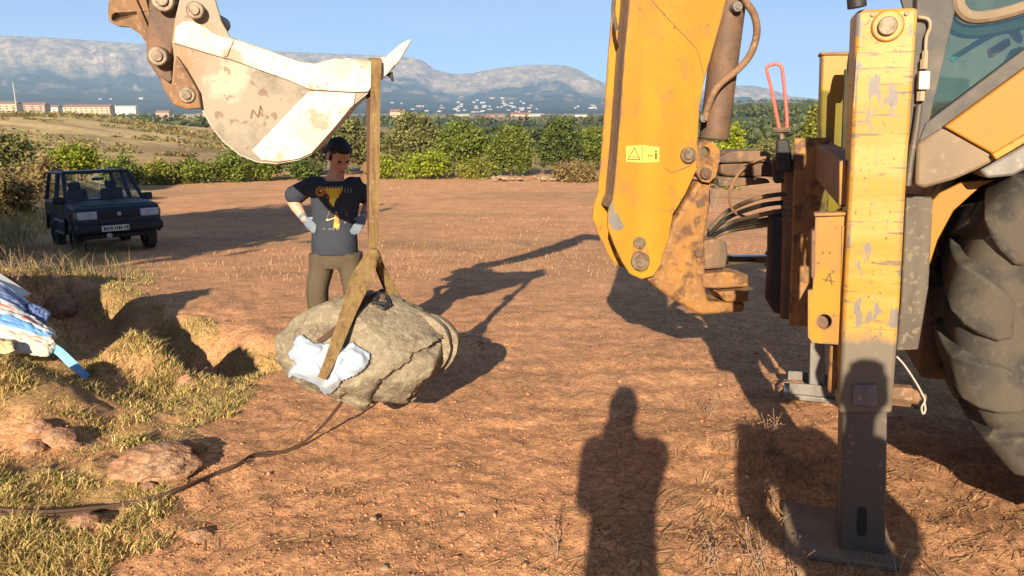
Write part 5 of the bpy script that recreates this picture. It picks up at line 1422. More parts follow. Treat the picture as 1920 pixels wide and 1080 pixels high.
def figure(name, base, fwd, h, label, elR, elL, wrR, wrL, shirt, trous, hands=None, headf=None, wide=1.0, shw=1.0):
    """person standing upright; elbows and wrists as (right, forward, up) offsets in metres for height h = 1.75"""
    base = np.array(base, float); f = np.array(fwd, float); f /= np.linalg.norm(f); up = np.array([0, 0, 1.]); r = np.cross(f, up); k = h / 1.75
    t = thing(name, base, label, 'person')
    Q = lambda x, y, z: base + (r * x + f * y + up * z) * k
    body = MB()
    cap(body, Q(0, -.02, 1.42), Q(0, .0, 1.54), .060 * k, .055 * k)
    loft(body, [(Q(0, 0, .9), r * .14, f * .10), (Q(0, 0, 1.1), r * .13, f * .09), (Q(0, -.01, 1.30), r * .16, f * .10), (Q(0, -.02, 1.42), r * .15, f * .08), (Q(0, -.02, 1.46), r * .07, f * .06)])
    arms = []
    for s, e, w in ((1, elR, wrR), (-1, elL, wrL)):
        S, E, W = Q(s * .185 * shw, -.02, 1.405), Q(*e), Q(*w); arms.append((S, E, W))
        cap(body, S, E, .052 * k, .043 * k); cap(body, E, E * .6 + W * .4, .043 * k, .043 * k); cap(body, E * .6 + W * .4, W, .043 * k, .029 * k)
        d = (W - E) / np.linalg.norm(W - E)
        hand(body, W, hands[0 if s > 0 else 1][0], hands[0 if s > 0 else 1][1], k, .8, hands[0 if s > 0 else 1][2])
    legs = [(Q(s * .095, 0, .88), Q(s * .105, .015, .47), Q(s * .11, -.02, .07)) for s in (-1, 1)]
    for a, b, c in legs: cap(body, a, b, .07 * k, .05 * k); cap(body, b, c, .05 * k, .036 * k)
    head_parts(t, Q(0, .02, 1.635), f if headf is None else headf, up, body, M['hair'])
    skin_obj(body, 'body', M['skin'], t, .009, 3)
    sh = MB()
    loft(sh, [(Q(0, 0, .86), r * .18 * wide, f * .13), (Q(0, 0, 1.0), r * .175 * wide, f * .13), (Q(0, 0, 1.12), r * .17 * wide, f * .125), (Q(0, -.01, 1.28), r * .19 * wide, f * .13), (Q(0, -.02, 1.40), r * .19 * shw, f * .11), (Q(0, -.02, 1.45), r * .13, f * .085), (Q(0, -.02, 1.475), r * .085, f * .07)], 24)
    for S, E, W in arms: cap(sh, S, E, .075 * k, .062 * k); cap(sh, E, E + (W - E) * .55, .062 * k, .055 * k)
    skin_obj(sh, 'shirt', shirt, t, .010, 3)
    tr = MB(); loft(tr, [(Q(0, 0, .80), r * .17, f * .12), (Q(0, 0, .92), r * .175, f * .125), (Q(0, 0, .98), r * .155, f * .115)], 20)
    for a, b, c in legs: loft(tr, [(a + [0, 0, .04], r * .092, f * .11), (b + [0, 0, .12], r * .080, f * .092), (b, r * .075, f * .088), (c, r * .068, f * .08)], 16)
    skin_obj(tr, 'trousers', trous, t, .010, 3)
    for a, b, c in legs:
        bo = MB(); p = np.array([c[0], c[1], base[2]])
        loft(bo, [(p - f * .06 + up * .05, r * .045, up * .045), (p + f * .03 + up * .055, r * .048, up * .05), (p + f * .13 + up * .035, r * .05, up * .032), (p + f * .19 + up * .026, r * .04, up * .022)], 14)
        skin_obj(bo, 'boot', M['boot'], t, .009, 2)
    return t
M['blue_shirt'] = mat('dark_blue_overshirt', (.03, .045, .09), .85, bump=[(9, .4, .02)]); M['jeans'] = mat('faded_jeans', (.06, .08, .13), .85, bump=[(9, .4, .02)])
M['work_orange'] = mat('grey_work_jacket', (.12, .12, .12), .85, bump=[(9, .4, .02)])
# the photographer, holding the phone the picture was taken with
_pb = (-.040, -.37, gz(-.04, -.37))
figure('person', _pb, (.02, 1, 0), 1.83, 'person in dark blue overshirt holding up a phone, casting the long shadow', (.115, .22, 1.15), (-.115, .22, 1.15), (.034, .29, 1.44), (-.034, .29, 1.44), M['blue_shirt'], M['jeans'],
       hands=[(np.array([.12, .1, .9]), (-.9, .1, 0), -1), (np.array([-.12, .1, .9]), (.9, .1, 0), 1)], headf=(.0, 1, -.12), wide=.8, shw=.8)
_ph = MB(); _ph.box((0, -.012, CAM_Z - .005), .160, .008, .075); _phone = _ph.build('phone', M['black'], None, loc=(0, -.012, CAM_Z), bevel=.003); tag(_phone, 'black phone held up by the photographer', 'phone')
# a second person standing to the photographer's right, whose shadow lies over the stabiliser leg
_bb = (.88, -.02, gz(.88, -.02))
figure('person', _bb, (.15, 1, 0), 1.72, 'person in grey work jacket with hands on hips beside the photographer', (.31, -.04, 1.12), (-.31, -.04, 1.12), (.21, .06, .95), (-.21, .06, .95), M['work_orange'], M['olive'],
       hands=[(np.array([-.55, .5, -.35]), (-.3, -.9, 0), 1), (np.array([.55, .5, -.35]), (.3, -.9, 0), -1)])

# ================================================================== OFF-ROAD CAR
def car():
    beta = math.radians(39)
    hf = np.array([math.sin(beta), -math.cos(beta), 0]); 
    fc = at(229, 440, 15.4)                      # middle of the front
    g1 = gz(fc[0], fc[1]); c0 = np.array([fc[0], fc[1], 0]) - hf * 1.85
    slope = (gz(*(c0 + hf * 1.1)[:2]) - gz(*(c0 - hf * 1.1)[:2])) / 2.2
    f = hf + np.array([0, 0, slope]); f /= np.linalg.norm(f); r = np.cross(f, [0, 0, 1.]); r /= np.linalg.norm(r); u = np.cross(r, f)
    zc = gz(c0[0], c0[1]); O = np.array([c0[0], c0[1], zc - .02])
    t = thing('car', O, 'small dark navy off-road car parked in the shade at left', 'car')
    C = lambda x, y, z: O + r * x + f * y + u * z     # x to the car's right hand
    paint = mat('navy_car_paint', (.010, .017, .038), .42, spec=.28, layers=[('n', 4, .45, .6, (.030, .030, .036), .6)])
    trim = mat('black_car_plastic', (.012, .012, .013), .6); gl = glass_mat('car_glass', (.93, .96, .97), .0)
    lampm = mat('headlight_glass', (.36, .40, .44), .15, spec=.7); steel = mat('alloy', (.30, .30, .30), .4, .7); seatm = mat('seat_cloth', (.03, .03, .035), .9)
    plate_m = mat('number_plate', (.62, .60, .48), .5); strip = mat('side_strip', (.20, .22, .26), .5)
    def arc(cy, R, a0, a1, n=10): return [(cy + R * math.cos(a), .34 + R * math.sin(a)) for a in np.linspace(a0, a1, n)]
    prof = [(1.78, .44), (1.83, .58), (1.82, .80), (1.79, .94), (1.68, 1.0), (1.2, 1.03), (.74, 1.065), (-1.66, 1.06), (-1.77, .98), (-1.80, .62), (-1.76, .44)]
    prof += arc(-1.10, .43, math.pi - .2, .2)[0:] + [(-.62, .38), (.62, .38)] + arc(1.08, .43, math.pi - .2, .2)
    mb = MB(); mb.plate([C(-.79, y, z) for y, z in prof], r, 1.58); mb.build('body', paint, t, bevel=.045)
    # greenhouse
    b = [(-.74, .74), (.74, .74), (.74, -1.68), (-.74, -1.68)]; tp = [(-.63, .12), (.63, .12), (.63, -1.58), (-.63, -1.58)]
    zb, zt = 1.055, 1.64
    B = [C(x, y, zb) for x, y in b]; T = [C(x, y, zt) for x, y in tp]
    ro = MB(); ro.plate([C(x * 1.02, y + (.03 if y > 0 else -.03), zt - .02) for x, y in tp], u, .065); roof = ro.build('roof', paint, t, bevel=.025)
    for s in (-1, 1): MB().tube([C(s * .58, -.05, zt + .045), C(s * .58, -.15, zt + .075), C(s * .58, -1.4, zt + .075), C(s * .58, -1.5, zt + .045)], .015, 6).build('roof_rail', trim, roof)
    for i in range(4): MB().tube([B[i], T[i]], .042, 8).build('pillar', paint, t)
    for s in (-1, 1):
        p0, p1 = C(s * .74, -.42, zb), C(s * .63, -.46, zt); MB().tube([p0, p1], .05, 8).build('pillar', paint, t)
    def pane(name, pts, inset=.04):
        c = sum(pts) / len(pts); q = [p + (c - p) * inset for p in pts]; n = np.cross(q[1] - q[0], q[2] - q[0]); n /= np.linalg.norm(n)
        MB().plate(q, n, .006).build(name, gl, t, smooth=False)
    pane('windscreen', [B[0], B[1], T[1], T[0]]); pane('rear_window', [B[3], B[2], T[2], T[3]])
    for s in (-1, 1):
        pane('side_window', [C(s * .74, .70, zb), C(s * .74, -.40, zb), C(s * .63, -.44, zt), C(s * .63, .10, zt)])
        pane('side_window', [C(s * .74, -.46, zb), C(s * .74, -1.64, zb), C(s * .63, -1.55, zt), C(s * .63, -.50, zt)])
        MB().box(C(s * .86, .62, 1.10), .20, .12, .15, r, f, u).build('mirror', trim, t, bevel=.03)
        MB().box(C(s * .797, -.05, .66), .02, 1.2, .05, r, f, u).build('side_strip', strip, t, bevel=.006)
        MB().box(C(s * .797, -.02, .40), .02, 1.16, .035, r, f, u).build('side_strip', strip, t, bevel=.006)
        MB().box(C(s * .796, -.30, .90), .02, .16, .03, r, f, u).build('door_handle', trim, t, bevel=.006)
        dl = [(.60, 1.04), (.62, .46), (-.40, .46), (-.40, 1.04)]
        for (y0, z0), (y1, z1) in zip(dl[:-1], dl[1:]): MB().tube([C(s * .791, y0, z0), C(s * .791, y1, z1)], .005, 5).build('door_seam', trim, t)
        for cy in (1.08, -1.10):
            pts = [C(s * .80, cy + .45 * math.cos(a), .34 + .45 * math.sin(a)) for a in np.linspace(math.pi - .12, .12, 14)]
            MB().tube(pts, .035, 8).build('wheel_arch', trim, t)
            wc = C(s * .68, cy, .335); V, F = [], []
            pr = [(.19, -.10), (.30, -.105), (.335, -.08), (.342, 0), (.335, .08), (.30, .105), (.19, .10)]
            n_ = 32
            for i in range(n_):
                a = 2 * math.pi * i / n_
                for R_, w_ in pr: V.append(wc + r * w_ * s + (f * math.cos(a) + u * math.sin(a)) * R_)
            for i in range(n_):
                j = (i + 1) % n_; F += [(i * 7 + k, i * 7 + k + 1, j * 7 + k + 1, j * 7 + k) for k in range(6)]
            wh = mesh_obj('wheel', np.array(V), F, M['tyre'], t, angle=40)
            MB().cyl(wc - r * .07 * s, wc + r * .06 * s, .195, seg=28).build('rim', steel, wh, bevel=.015)
            for k in range(5):
                a = 2 * math.pi * k / 5; q = wc + r * .064 * s + (f * math.cos(a) + u * math.sin(a)) * .11
                MB().cyl(q, q + r * .004 * s, .035, seg=12).build('rim_hole', trim, wh)
    # seats and dashboard seen through the glass
    for s in (-.36, .36):
        MB().box(C(s, -.35, 1.02), .46, .14, .52, r, f, u).build('seat', seatm, t, bevel=.06); MB().box(C(s, -.37, 1.36), .24, .10, .16, r, f, u).build('headrest', seatm, t, bevel=.04)
    MB().box(C(0, .55, 1.02), 1.3, .35, .14, r, f, u).build('dashboard', trim, t, bevel=.05)
    MB().box(C(0, -1.2, .90), 1.2, .14, .35, r, f, u).build('rear_seat', seatm, t, bevel=.06)
    MB().box(C(0, .20, 1.50), .22, .03, .06, r, f, u).build('inner_mirror', trim, t, bevel=.01)
    MB().box(C(.02, .28, 1.545), .10, .004, .03, r, f, u).build('windscreen_sticker', plate_m, t)
    ring = [C(-.36 + .18 * math.cos(a), .35 + .04 * math.sin(a), 1.12 + .17 * math.sin(a)) for a in np.linspace(0, 6.283, 20)[:-1]]
    MB().tube(ring, .014, 6, closed=True).build('steering_wheel', trim, t)
    # front end
    MB().box(C(0, 1.815, .83), .80, .05, .15, r, f, u).build('grille', trim, t, bevel=.012)
    for k in range(3): MB().box(C(0, 1.843, .79 + .04 * k), .78, .012, .010, r, f, u).build('grille_bar', trim, t)
    e = MB(); e.cyl(C(0, 1.845, .83), C(0, 1.855, .83), .042, seg=16); e.build('emblem', steel, t, bevel=.004)
    for s in (-1, 1):
        h = MB().box(C(s * .575, 1.805, .825), .36, .08, .16, r, f, u).build('headlight', lampm, t, bevel=.025)
        MB().cyl(C(s * .54, 1.835, .825), C(s * .54, 1.850, .825), .052, seg=18).build('bulb', steel, h)
        MB().box(C(s * .70, 1.86, .53), .14, .05, .06, r, f, u).build('fog_lamp', lampm if s < 0 else trim, t, bevel=.015)
        MB().box(C(s * .775, 1.76, .83), .05, .10, .13, r, f, u).build('indicator', mat('amber_indicator', (.30, .13, .04), .3), t, bevel=.015)
    MB().box(C(0, 1.86, .56), 1.60, .20, .18, r, f, u).build('bumper', trim, t, bevel=.05)
    MB().box(C(0, 1.70, .40), 1.30, .20, .10, r, f, u).build('skid_panel', trim, t, bevel=.03)
    pl = MB().box(C(.12, 1.967, .56), .50, .012, .115, r, f, u).build('number_plate', plate_m, t, bevel=.004)
    for k, x in enumerate((-.10, -.055, .01, .05, .09, .13, .19, .24, .28, .32)):
        w, h = (.024, .06) if k % 3 else (.030, .07)
        MB().box(C(x, 1.9745, .56), w, .002, h, r, f, u).build('plate_character', trim, pl)
    fl = MB(); fl.cyl(C(.25, 1.96, .42), C(.25, 1.99, .42), .055, seg=14); fl.build('tow_eye', steel, t, bevel=.006)
    for s in (-1, 1):
        for k in (-.25, .35): MB().tube([C(s * .22 + k - .25, .76, 1.075), C(s * .22 + k, .70, 1.10)], .008, 5).build('wiper', trim, t)
    MB().tube([C(-.45, .78, 1.055), C(-.05, .70, 1.12)], .009, 5).build('wiper', trim, t)
    hd = MB(); hd.plate([C(x, y, z) for x, y, z in [(-.62, 1.64, 1.004), (.62, 1.64, 1.004), (.68, .82, 1.062), (-.68, .82, 1.062)]], u, .014); hd.build('bonnet', paint, t, bevel=.008)
car()

# ================================================================== SACKS AND BOARDS BY THE TRENCH
def sheet(name, up_e, lo_e, col_f, n=70, m_=34, bulge=.05, fold=.03, th=.02, seed=1, parent=None, label=None, cat=None, rough=.75):
    """a limp sack lying between two edges (lists of 3D points)"""
    A = spline(up_e, 12); B = spline(lo_e, 12)
    A = np.array([[np.interp(t, np.linspace(0, 1, len(A)), [p[k] for p in A]) for k in range(3)] for t in np.linspace(0, 1, n)])
    B = np.array([[np.interp(t, np.linspace(0, 1, len(B)), [p[k] for p in B]) for k in range(3)] for t in np.linspace(0, 1, n)])
    tt, vv = np.meshgrid(np.linspace(0, 1, n), np.linspace(0, 1, m_), indexing='ij')
    P = A[:, None] * (1 - vv[..., None]) + B[:, None] * vv[..., None]
    f1 = np.abs(fbm(tt * 4 + seed, vv * 9, seed=seed, o=3) - .5) * 2; f2 = fbm(tt * 16, vv * 7 + seed, seed=seed + 3, o=3) - .5
    hgt = bulge * np.sin(np.pi * vv) + fold * (1 - f1) ** 2 + f2 * fold * .7
    P = P + hgt[..., None] * np.array([-.1, -.5, .85])
    C = col_f(tt, vv)
    i, j = np.meshgrid(np.arange(n - 1), np.arange(m_ - 1), indexing='ij')
    F = np.stack([i * m_ + j, (i + 1) * m_ + j, (i + 1) * m_ + j + 1, i * m_ + j + 1], -1).reshape(-1, 4)
    mt = mat(name + '_weave', (.5, .5, .5), rough, attr='Col', layers=[('n', 22, .52, .72, (.40, .33, .26), .35, 5)], bump=[(180, .15, .002), (20, .4, .01)])
    o = mesh_obj(name, P.reshape(-1, 3), F, mt, parent, loc=None if parent else tuple(B[n // 2]), angle=180, col=C.reshape(-1, 3))
    s = o.modifiers.new('solid', 'SOLIDIFY'); s.thickness = th; s.offset = -1
    if label: tag(o, label, cat)
    return o
def stripes(tt, vv):
    C = np.zeros(tt.shape + (3,)); C[:] = (.62, .58, .52)
    C[vv < .12] = (.60, .62, .60)
    C[(vv > .36) & (vv < .60)] = (.16, .36, .66); C[(vv > .42) & (vv < .45)] = (.10, .24, .50)
    C[(vv > .60)] = (.62, .55, .42)
    C[(vv > .13) & (vv < .30) & (tt > .50) & (tt < .64)] = (.58, .16, .13)
    C[(vv > .10) & (vv < .17) & (tt < .42)] = (.55, .20, .15)
    C[(vv > .62) & (vv < .66) & (tt > .5)] = (.45, .14, .10)
    return C
Yb = 5.0
up_e = [at(-70, 545, 5.35), at(0, 566, 5.35), at(50, 592, 5.28), at(90, 616, 5.2), at(107, 640, 5.1)]
lo_e = [at(-70, 672, 4.85), at(0, 668, 4.85), at(48, 664, 4.88), at(88, 670, 4.92), at(106, 654, 5.02)]
sheet('woven_sack', up_e, lo_e, stripes, seed=4, label='striped woven sack with blue band and red patch beside the trench', cat='sack')
blue = lambda tt, vv: np.where((vv < .22)[..., None], np.array([.45, .52, .60]), np.array([.13, .18, .33]))
sheet('blue_tarpaulin', [at(-70, 505, 5.6), at(0, 532, 5.6), at(46, 566, 5.55), at(50, 578, 5.5)], [at(-70, 560, 5.3), at(0, 572, 5.3), at(40, 590, 5.28), at(48, 592, 5.3)], blue, n=50, m_=24, bulge=.02, fold=.02, seed=9, label='folded blue tarpaulin lying above the striped sack', cat='tarpaulin')
sheet('blue_tarpaulin', [at(46, 572, 5.55), at(70, 578, 5.5), at(97, 594, 5.45)], [at(44, 592, 5.35), at(66, 604, 5.3), at(90, 612, 5.3)], lambda t_, v_: np.zeros(t_.shape + (3,)) + np.array([.13, .18, .36]), n=34, m_=18, bulge=.02, fold=.02, seed=12, label='small blue tarpaulin flap right of the folded tarpaulin', cat='tarpaulin')
_pl = MB(); _a, _b = at(-60, 484, 5.7), at(48, 556, 5.65); _d = (_b - _a) / np.linalg.norm(_b - _a); _s = np.cross(_d, [0, 0, 1.]); _s /= np.linalg.norm(_s)
_pl.box((_a + _b) / 2, np.linalg.norm(_b - _a), .09, .035, _d, _s, np.cross(_d, _s)); _o = _pl.build('board', mat('white_painted_board', (.66, .64, .58), .7), None, loc=tuple(_b), bevel=.004); tag(_o, 'white board sticking out above the blue tarpaulin', 'board')
_pth = spline([at(92, 646, 5.02), at(112, 660, 4.98), at(135, 682, 4.95), at(158, 702, 4.93), at(166, 707, 4.93)], 6)
_o = ribbon(_pth, lerp_w([.05, .055, .058, .05, .03], len(_pth)), .02, 'blue_strap', mat('light_blue_strap', (.16, .40, .70), .6, layers=[('n', 30, .5, .7, (.30, .52, .75), .6)]), None); tag(_o, 'light blue strap hanging out of the striped sack', 'strap')
_pth = spline([at(108, 660, 5.05), at(110, 672, 5.0), at(116, 684, 5.0)], 6)
sheet('cream_bag', [at(-60, 640, 4.95), at(0, 642, 4.95), at(30, 648, 4.92)], [at(-60, 672, 4.72), at(0, 668, 4.72), at(32, 662, 4.75)], lambda t_, v_: np.zeros(t_.shape + (3,)) + np.array([.55, .42, .22]), n=30, m_=16, bulge=.04, fold=.02, seed=15, label='cream cloth bag at the left edge under the striped sack', cat='bag')

# ================================================================== STONES, CLODS, GRASS
def place_stone(px, py, w_px, h_px, seed, label, m='earth_stone', sub=4, rough=.42, turn=0, name='stone'):
    p = gp(px, py + h_px * .35); d = np.linalg.norm(p - EYE); s = d / FPX
    a, h = w_px * s / 2, h_px * s / 2
    o = stone(name, (p[0], p[1] + a * .25, p[2] + h * .30), (a, a * .8, h * 1.05), seed, M[m], sub=sub, rough=rough, turn=turn)
    tag(o, label, 'stone'); return o
place_stone(284, 868, 138, 60, 21, 'broad flat reddish stone lying in the grass by the strap', sub=5, rough=.36)
place_stone(352, 842, 40, 34, 22, 'small stone wedged against the broad flat stone')
place_stone(350, 712, 34, 26, 23, 'reddish stone at the near end of the dark trench')
place_stone(395, 698, 40, 16, 24, 'low stone right of the trench end')
place_stone(156, 975 + 5, 50, 26, 25, 'stone half under the strap at lower left')
place_stone(112, 575, 60, 40, 26, 'sunlit orange clod above the blue tarpaulin flap')
place_stone(70, 800, 40, 26, 27, 'reddish clod below the left grass mound')
place_stone(105, 818, 52, 30, 28, 'largest reddish clod in the bare patch at left')
place_stone(134, 836, 30, 18, 29, 'small clod right of the largest clod in the bare patch')
place_stone(58, 838, 38, 22, 30, 'clod at the lower left of the bare patch')
place_stone(275, 912, 26, 16, 31, 'small stone in front of the broad flat stone')
place_stone(1490, 728, 60, 34, 33, 'mound of orange soil beside the far foot plate', rough=.3)
place_stone(1560, 748, 36, 34, 34, 'soil clod pressed up behind the far foot plate', rough=.3)
place_stone(720, 1065, 16, 9, 35, 'pale yellow stone near the lower edge of the field', m='pale_stone', sub=3)
place_stone(865, 964, 13, 7, 36, 'tiny pale stone left of the head of the long shadow', m='pale_stone', sub=3)
place_stone(700, 972, 14, 7, 37, 'small pale stone in the ploughed soil below the boulder', m='pale_stone', sub=3)
place_stone(895, 1020, 12, 6, 38, 'small pale stone near the long shadow', m='pale_stone', sub=3)
place_stone(375, 985 + 20, 40, 22, 39, 'bare reddish clod beside the grass at lower left')

def clods():
    r = np.random.default_rng(5)
    n = 48000
    R = 1.9 * (11.0 / 1.9) ** r.random(n); A = np.radians(-42 + 84 * r.random(n))
    x, y = R * np.sin(A), R * np.cos(A)
    gcv = grass_cover(x, y); keep = r.random(n) > gcv * .8
    keep &= r.random(n) < (.25 + sstep(.42, .62, fbm(x * 1.6, y * 2.6, seed=15)))
    x, y = x[keep], y[keep]; n = len(x)
    s = (.0022 + .005 * r.random(n) ** 3 + .010 * (r.random(n) < .005)) * (1 + R[keep] * .045)
    z = ground_h(x, y) + s * .25
    O = np.array([[1, 0, 0], [0, 1, 0], [-1, 0, 0], [0, -1, 0], [0, 0, 1], [0, 0, -1]], float)
    V = O[None] * (.6 + .8 * r.random((n, 6, 1))) * s[:, None, None]; V[..., 2] *= .6
    V = V + (r.random((n, 6, 3)) - .5) * s[:, None, None] * .6
    V = V + np.stack([x, y, z], 1)[:, None]
    f = np.array([[0, 1, 4], [1, 2, 4], [2, 3, 4], [3, 0, 4], [1, 0, 5], [2, 1, 5], [3, 2, 5], [0, 3, 5]])
    F = (np.arange(n)[:, None, None] * 6 + f[None]).reshape(-1, 3)
    c = np.array(SOIL)[None] * (.46 + .30 * r.random((n, 1))); pale = (r.random(n) < .008)[:, None]; c = np.where(pale, np.array([[.42, .30, .18]]), c)
    o = mesh_obj('soil_clods', V.reshape(-1, 3), F, mat('clod_soil', SOIL, .95, spec=.1, attr='Col'), None, smooth=False, col=np.repeat(c, 6, 0))
    tag(o, 'loose crumbs and clods of red soil', 'soil', kind='stuff')
clods()
M['grass'] = mat('dry_grass', (.3, .25, .1), .7, spec=.2, attr='Col', trans=.25)
def blades(name, x, y, h, w, lean, pal, r, label, cat, weights=None):
    n = len(x); z = ground_h(x, y) - .01
    B = np.stack([x, y, z], 1); a = 2 * math.pi * r.random(n); side = np.stack([np.cos(a), np.sin(a), 0 * a], 1)
    a2 = 2 * math.pi * r.random(n); ln = np.stack([np.cos(a2), np.sin(a2), 0 * a2], 1) * (lean * (.3 + r.random(n)))[:, None]
    hh = h[:, None]; up = np.array([[0, 0, 1.]]); ww = w[:, None]
    mid = B + up * hh * .55 + ln * hh * .35; tip = B + up * hh * (1 - .25 * lean[:, None]) + ln * hh
    V = np.stack([B - side * ww, B + side * ww, mid - side * ww * .7, mid + side * ww * .7, tip], 1).reshape(-1, 3)
    f = np.array([[0, 1, 3], [0, 3, 2], [2, 3, 4]])
    F = (np.arange(n)[:, None, None] * 5 + f[None]).reshape(-1, 3)
    k = r.choice(len(pal), n, p=weights); c = np.array(pal)[k] * (.65 + .7 * r.random((n, 1)))
    o = mesh_obj(name, V, F, M['grass'], None, smooth=False, col=np.repeat(c, 5, 0))
    tag(o, label, cat, kind='stuff')
def grass():
    r = np.random.default_rng(8)
    # short grass near the trench
    n = 330000
    R = 2.2 * (12.5 / 2.2) ** r.random(n); A = np.radians(-50 + 50 * r.random(n)); x, y = R * np.sin(A), R * np.cos(A)
    gcv = grass_cover(x, y); tuft = fbm(x * 5, y * 5, seed=71, o=3)
    keep = r.random(n) < gcv * sstep(.30, .58, tuft)
    x, y, R, tuft = x[keep], y[keep], R[keep], tuft[keep]; n = len(x); print('grass blades', n)
    h = (.016 + .036 * r.random(n)) * (.6 + .9 * sstep(.4, .7, tuft)); h = h * (1 + .5 * gauss(x, y, -2.7, 5.0, .5, 1) + .4 * gauss(x, y, -3.0, 4.2, .5, 1))
    w = (.0016 + .0016 * r.random(n)) * (.8 + .12 * R)
    blades('short_grass', x, y, h, w, .5 + .9 * r.random(n), [(.58, .42, .17), (.46, .34, .115), (.27, .24, .06), (.40, .23, .11)], r, 'short yellow green grass growing round the trench', 'grass', [.38, .30, .21, .11])
    # taller dry weeds at the left verge in front of the car
    n = 26000
    x = -13 + 10.0 * r.random(n); y = 8.4 + 7.5 * r.random(n)
    keep = r.random(n) < sstep(-3.6 - .42 * (y - 8.4), -6.2 - .42 * (y - 8.4), x) * sstep(.42, .66, fbm(x * 1.2, y * 1.2, seed=73)) * .6; x, y = x[keep], y[keep]; n = len(x)
    blades('dry_weeds', x, y, .12 + .30 * r.random(n) ** 2, .003 + .004 * r.random(n), .3 + .7 * r.random(n), [(.30, .20, .09), (.22, .15, .07), (.19, .17, .06), (.40, .30, .15)], r, 'tall dry weeds on the verge in front of the car', 'weeds')
    # straw on the verge behind the car
    n = 30000
    x = -22 + 13 * r.random(n); y = 13 + 22 * r.random(n); keep = r.random(n) < sstep(-10.2, -11.8, x + .33 * (y - 16)) * sstep(.3, .6, fbm(x * .6, y * .6, seed=75)); x, y = x[keep], y[keep]; n = len(x)
    blades('verge_straw', x, y, .15 + .35 * r.random(n), .008 + .008 * r.random(n), .3 + .7 * r.random(n), [(.46, .33, .14), (.34, .24, .10), (.24, .20, .07)], r, 'pale straw standing on the bank behind the car', 'straw')
    # sparse dry stubble over the field
    n = 90000
    R = 6.5 * (46 / 6.5) ** r.random(n); A = np.radians(-36 + 72 * r.random(n)); x, y = R * np.sin(A), R * np.cos(A)
    d = fbm(x * .22, y * .5, seed=77)
    keep = r.random(n) < sstep(.46, .66, d) * .30 * sstep(7, 12, y) * sstep(-9, -6, x); x, y, R = x[keep], y[keep], R[keep]; n = len(x)
    blades('field_stubble', x, y, (.03 + .08 * r.random(n)), (.0010 + .0003 * R * (.4 + r.random(n))), .4 + .8 * r.random(n), [(.54, .31, .15), (.46, .25, .12), (.44, .28, .13)], r, 'thin dry stubble scattered over the ploughed field', 'stubble')
    # dry grass bent over beside the stabiliser leg
    n = 5200
    x = .62 + .95 * r.random(n); y = 2.15 + 1.6 * r.random(n)
    keep = r.random(n) < sstep(.42, .62, fbm(x * 4.5, y * 4.5, seed=81)) * sstep(.60, .85, x - .1 * (y - 2.2)); x, y = x[keep], y[keep]; n = len(x)
    blades('dry_tufts', x, y, .03 + .09 * r.random(n) ** 2, .0011 + .0010 * r.random(n), .6 + 1.0 * r.random(n), [(.48, .32, .16), (.36, .23, .11), (.24, .14, .07)], r, 'thin dry tufts beside the near stabiliser leg', 'grass')
    # litter of straw bits on the near soil, mostly towards the machine
    n = 26000
    R = 1.9 * (8 / 1.9) ** r.random(n); A = np.radians(-34 + 72 * r.random(n)); x, y = R * np.sin(A), R * np.cos(A)
    keep = r.random(n) < (.22 + .75 * sstep(-.2, 1.0, x)) * sstep(.34, .6, fbm(x * 2, y * 2, seed=79)); x, y = x[keep], y[keep]; n = len(x)
    L = .012 + .05 * r.random(n) ** 2; a = math.pi * r.random(n); dx, dy = np.cos(a) * L, np.sin(a) * L; w = .0008 + .0009 * r.random(n)
    z0, z1 = ground_h(x - dx, y - dy) + .004, ground_h(x + dx, y + dy) + .004 + .02 * r.random(n) ** 3
    sx, sy = -np.sin(a) * w, np.cos(a) * w
    V = np.stack([np.stack([x - dx - sx, y - dy - sy, z0], 1), np.stack([x - dx + sx, y - dy + sy, z0 + .001], 1), np.stack([x + dx + sx, y + dy + sy, z1 + .001], 1), np.stack([x + dx - sx, y + dy - sy, z1], 1)], 1).reshape(-1, 3)
    c = np.array([(.48, .32, .16), (.38, .25, .12), (.22, .12, .06)])[r.choice(3, n)] * (.7 + .6 * r.random((n, 1)))
    o = mesh_obj('straw_litter', V, np.arange(4 * n).reshape(n, 4), M['grass'], None, smooth=False, col=np.repeat(c, 4, 0)); tag(o, 'bits of dry straw littered on the near soil', 'straw', kind='stuff')
grass()
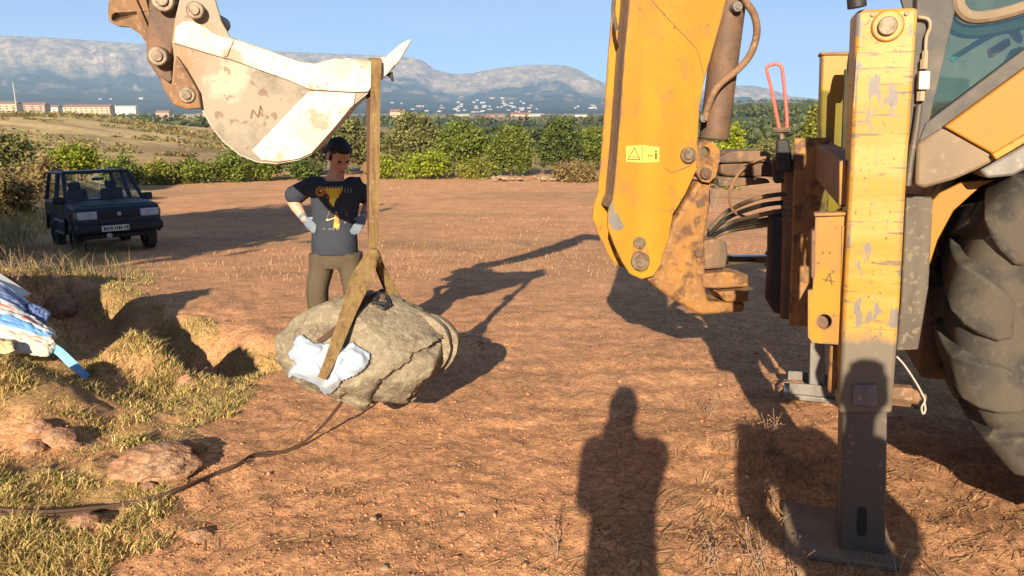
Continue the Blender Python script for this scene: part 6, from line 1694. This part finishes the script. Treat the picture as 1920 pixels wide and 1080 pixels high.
# dry twiggy weeds near the stabiliser and on the left verge
M['twig'] = mat('pale_dry_twig', (.30, .19, .115), .85, layers=[('n', 30, .45, .6, (.18, .10, .06), .7)])
def weed(px, py, h, seed, label, dens=9, spread=.5):
    r = np.random.default_rng(seed); p = gp(px, py); mb = MB()
    for k in range(dens):
        a = 2 * math.pi * r.random(); l = spread * (.2 + r.random())
        d = np.array([math.cos(a) * l, math.sin(a) * l, 1.0]); d /= np.linalg.norm(d); L = h * (.45 + .55 * r.random())
        q = [p - [0, 0, .02] + np.array([.02 * r.normal(), .02 * r.normal(), 0]), p + d * L * .5 + r.normal(size=3) * .012, p + d * L + r.normal(size=3) * .02]
        mb.tube(q, [.0028, .002, .0010], 5)
        for b in range(3):
            s = p + d * L * (.4 + .5 * r.random()); e = s + r.normal(size=3) * .035 + [0, 0, .03]
            mb.tube([s, e], [.0015, .0008], 4); mb.sphere(e, .0042, nu=6, nv=4)
    o = mb.build('dry_weed', M['twig'], None, loc=tuple(p), recalc=False); tag(o, label, 'weed')
weed(1445, 850, .26, 1, 'dry twiggy weed in the shadow left of the stabiliser leg', 9)
weed(1440, 945, .15, 2, 'low dry weed at the edge of the bystander shadow', 7)
weed(1420, 1065, .17, 3, 'pale dry weed at the bottom left of the foot plate', 8)
weed(1490, 1085, .14, 4, 'dry weed against the foot plate corner', 6)
weed(1330, 1060, .12, 5, 'small dry weed between the long shadow and foot plate', 6)
weed(1040, 1045, .13, 6, 'thin dark stalk just left of the long shadow', 3, .15)
weed(905, 640 + 15, .10, 7, 'tiny dry weed right of the boulder shadow', 5)
weed(1330, 780, .10, 8, 'tiny dry weed right of the head of the long shadow', 6)
for k, (a, b) in enumerate([(30, 560), (70, 545), (95, 530), (130, 548), (50, 520)]):
    weed(a, b, .42, 20 + k, ['tall seed stalk cluster behind the white board', 'tall seed stalks above the blue tarpaulin', 'tall pale stalks on the verge left of the trench', 'tall stalks at the head of the trench', 'tall stalks farthest up the verge'][k], 8, .3)
# ------------------------------------------------------------------ haze over the plain
def haze():
    m = bpy.data.materials.new('haze_air'); m.use_nodes = True
    nt = m.node_tree; nt.nodes.clear()
    v = nt.nodes.new('ShaderNodeVolumePrincipled'); o = nt.nodes.new('ShaderNodeOutputMaterial')
    v.inputs['Color'].default_value = (.42, .63, .94, 1); v.inputs['Density'].default_value = 1.3e-4
    v.inputs['Anisotropy'].default_value = 0.0
    nt.links.new(v.outputs[0], o.inputs['Volume'])
    mb = MB(); mb.box((0, 3500, 395), 20000, 12400, 830)
    ob = mb.build('haze', m, None, smooth=False); tag(ob, 'thin blue haze lying over the plain', 'haze', kind='stuff')
haze()
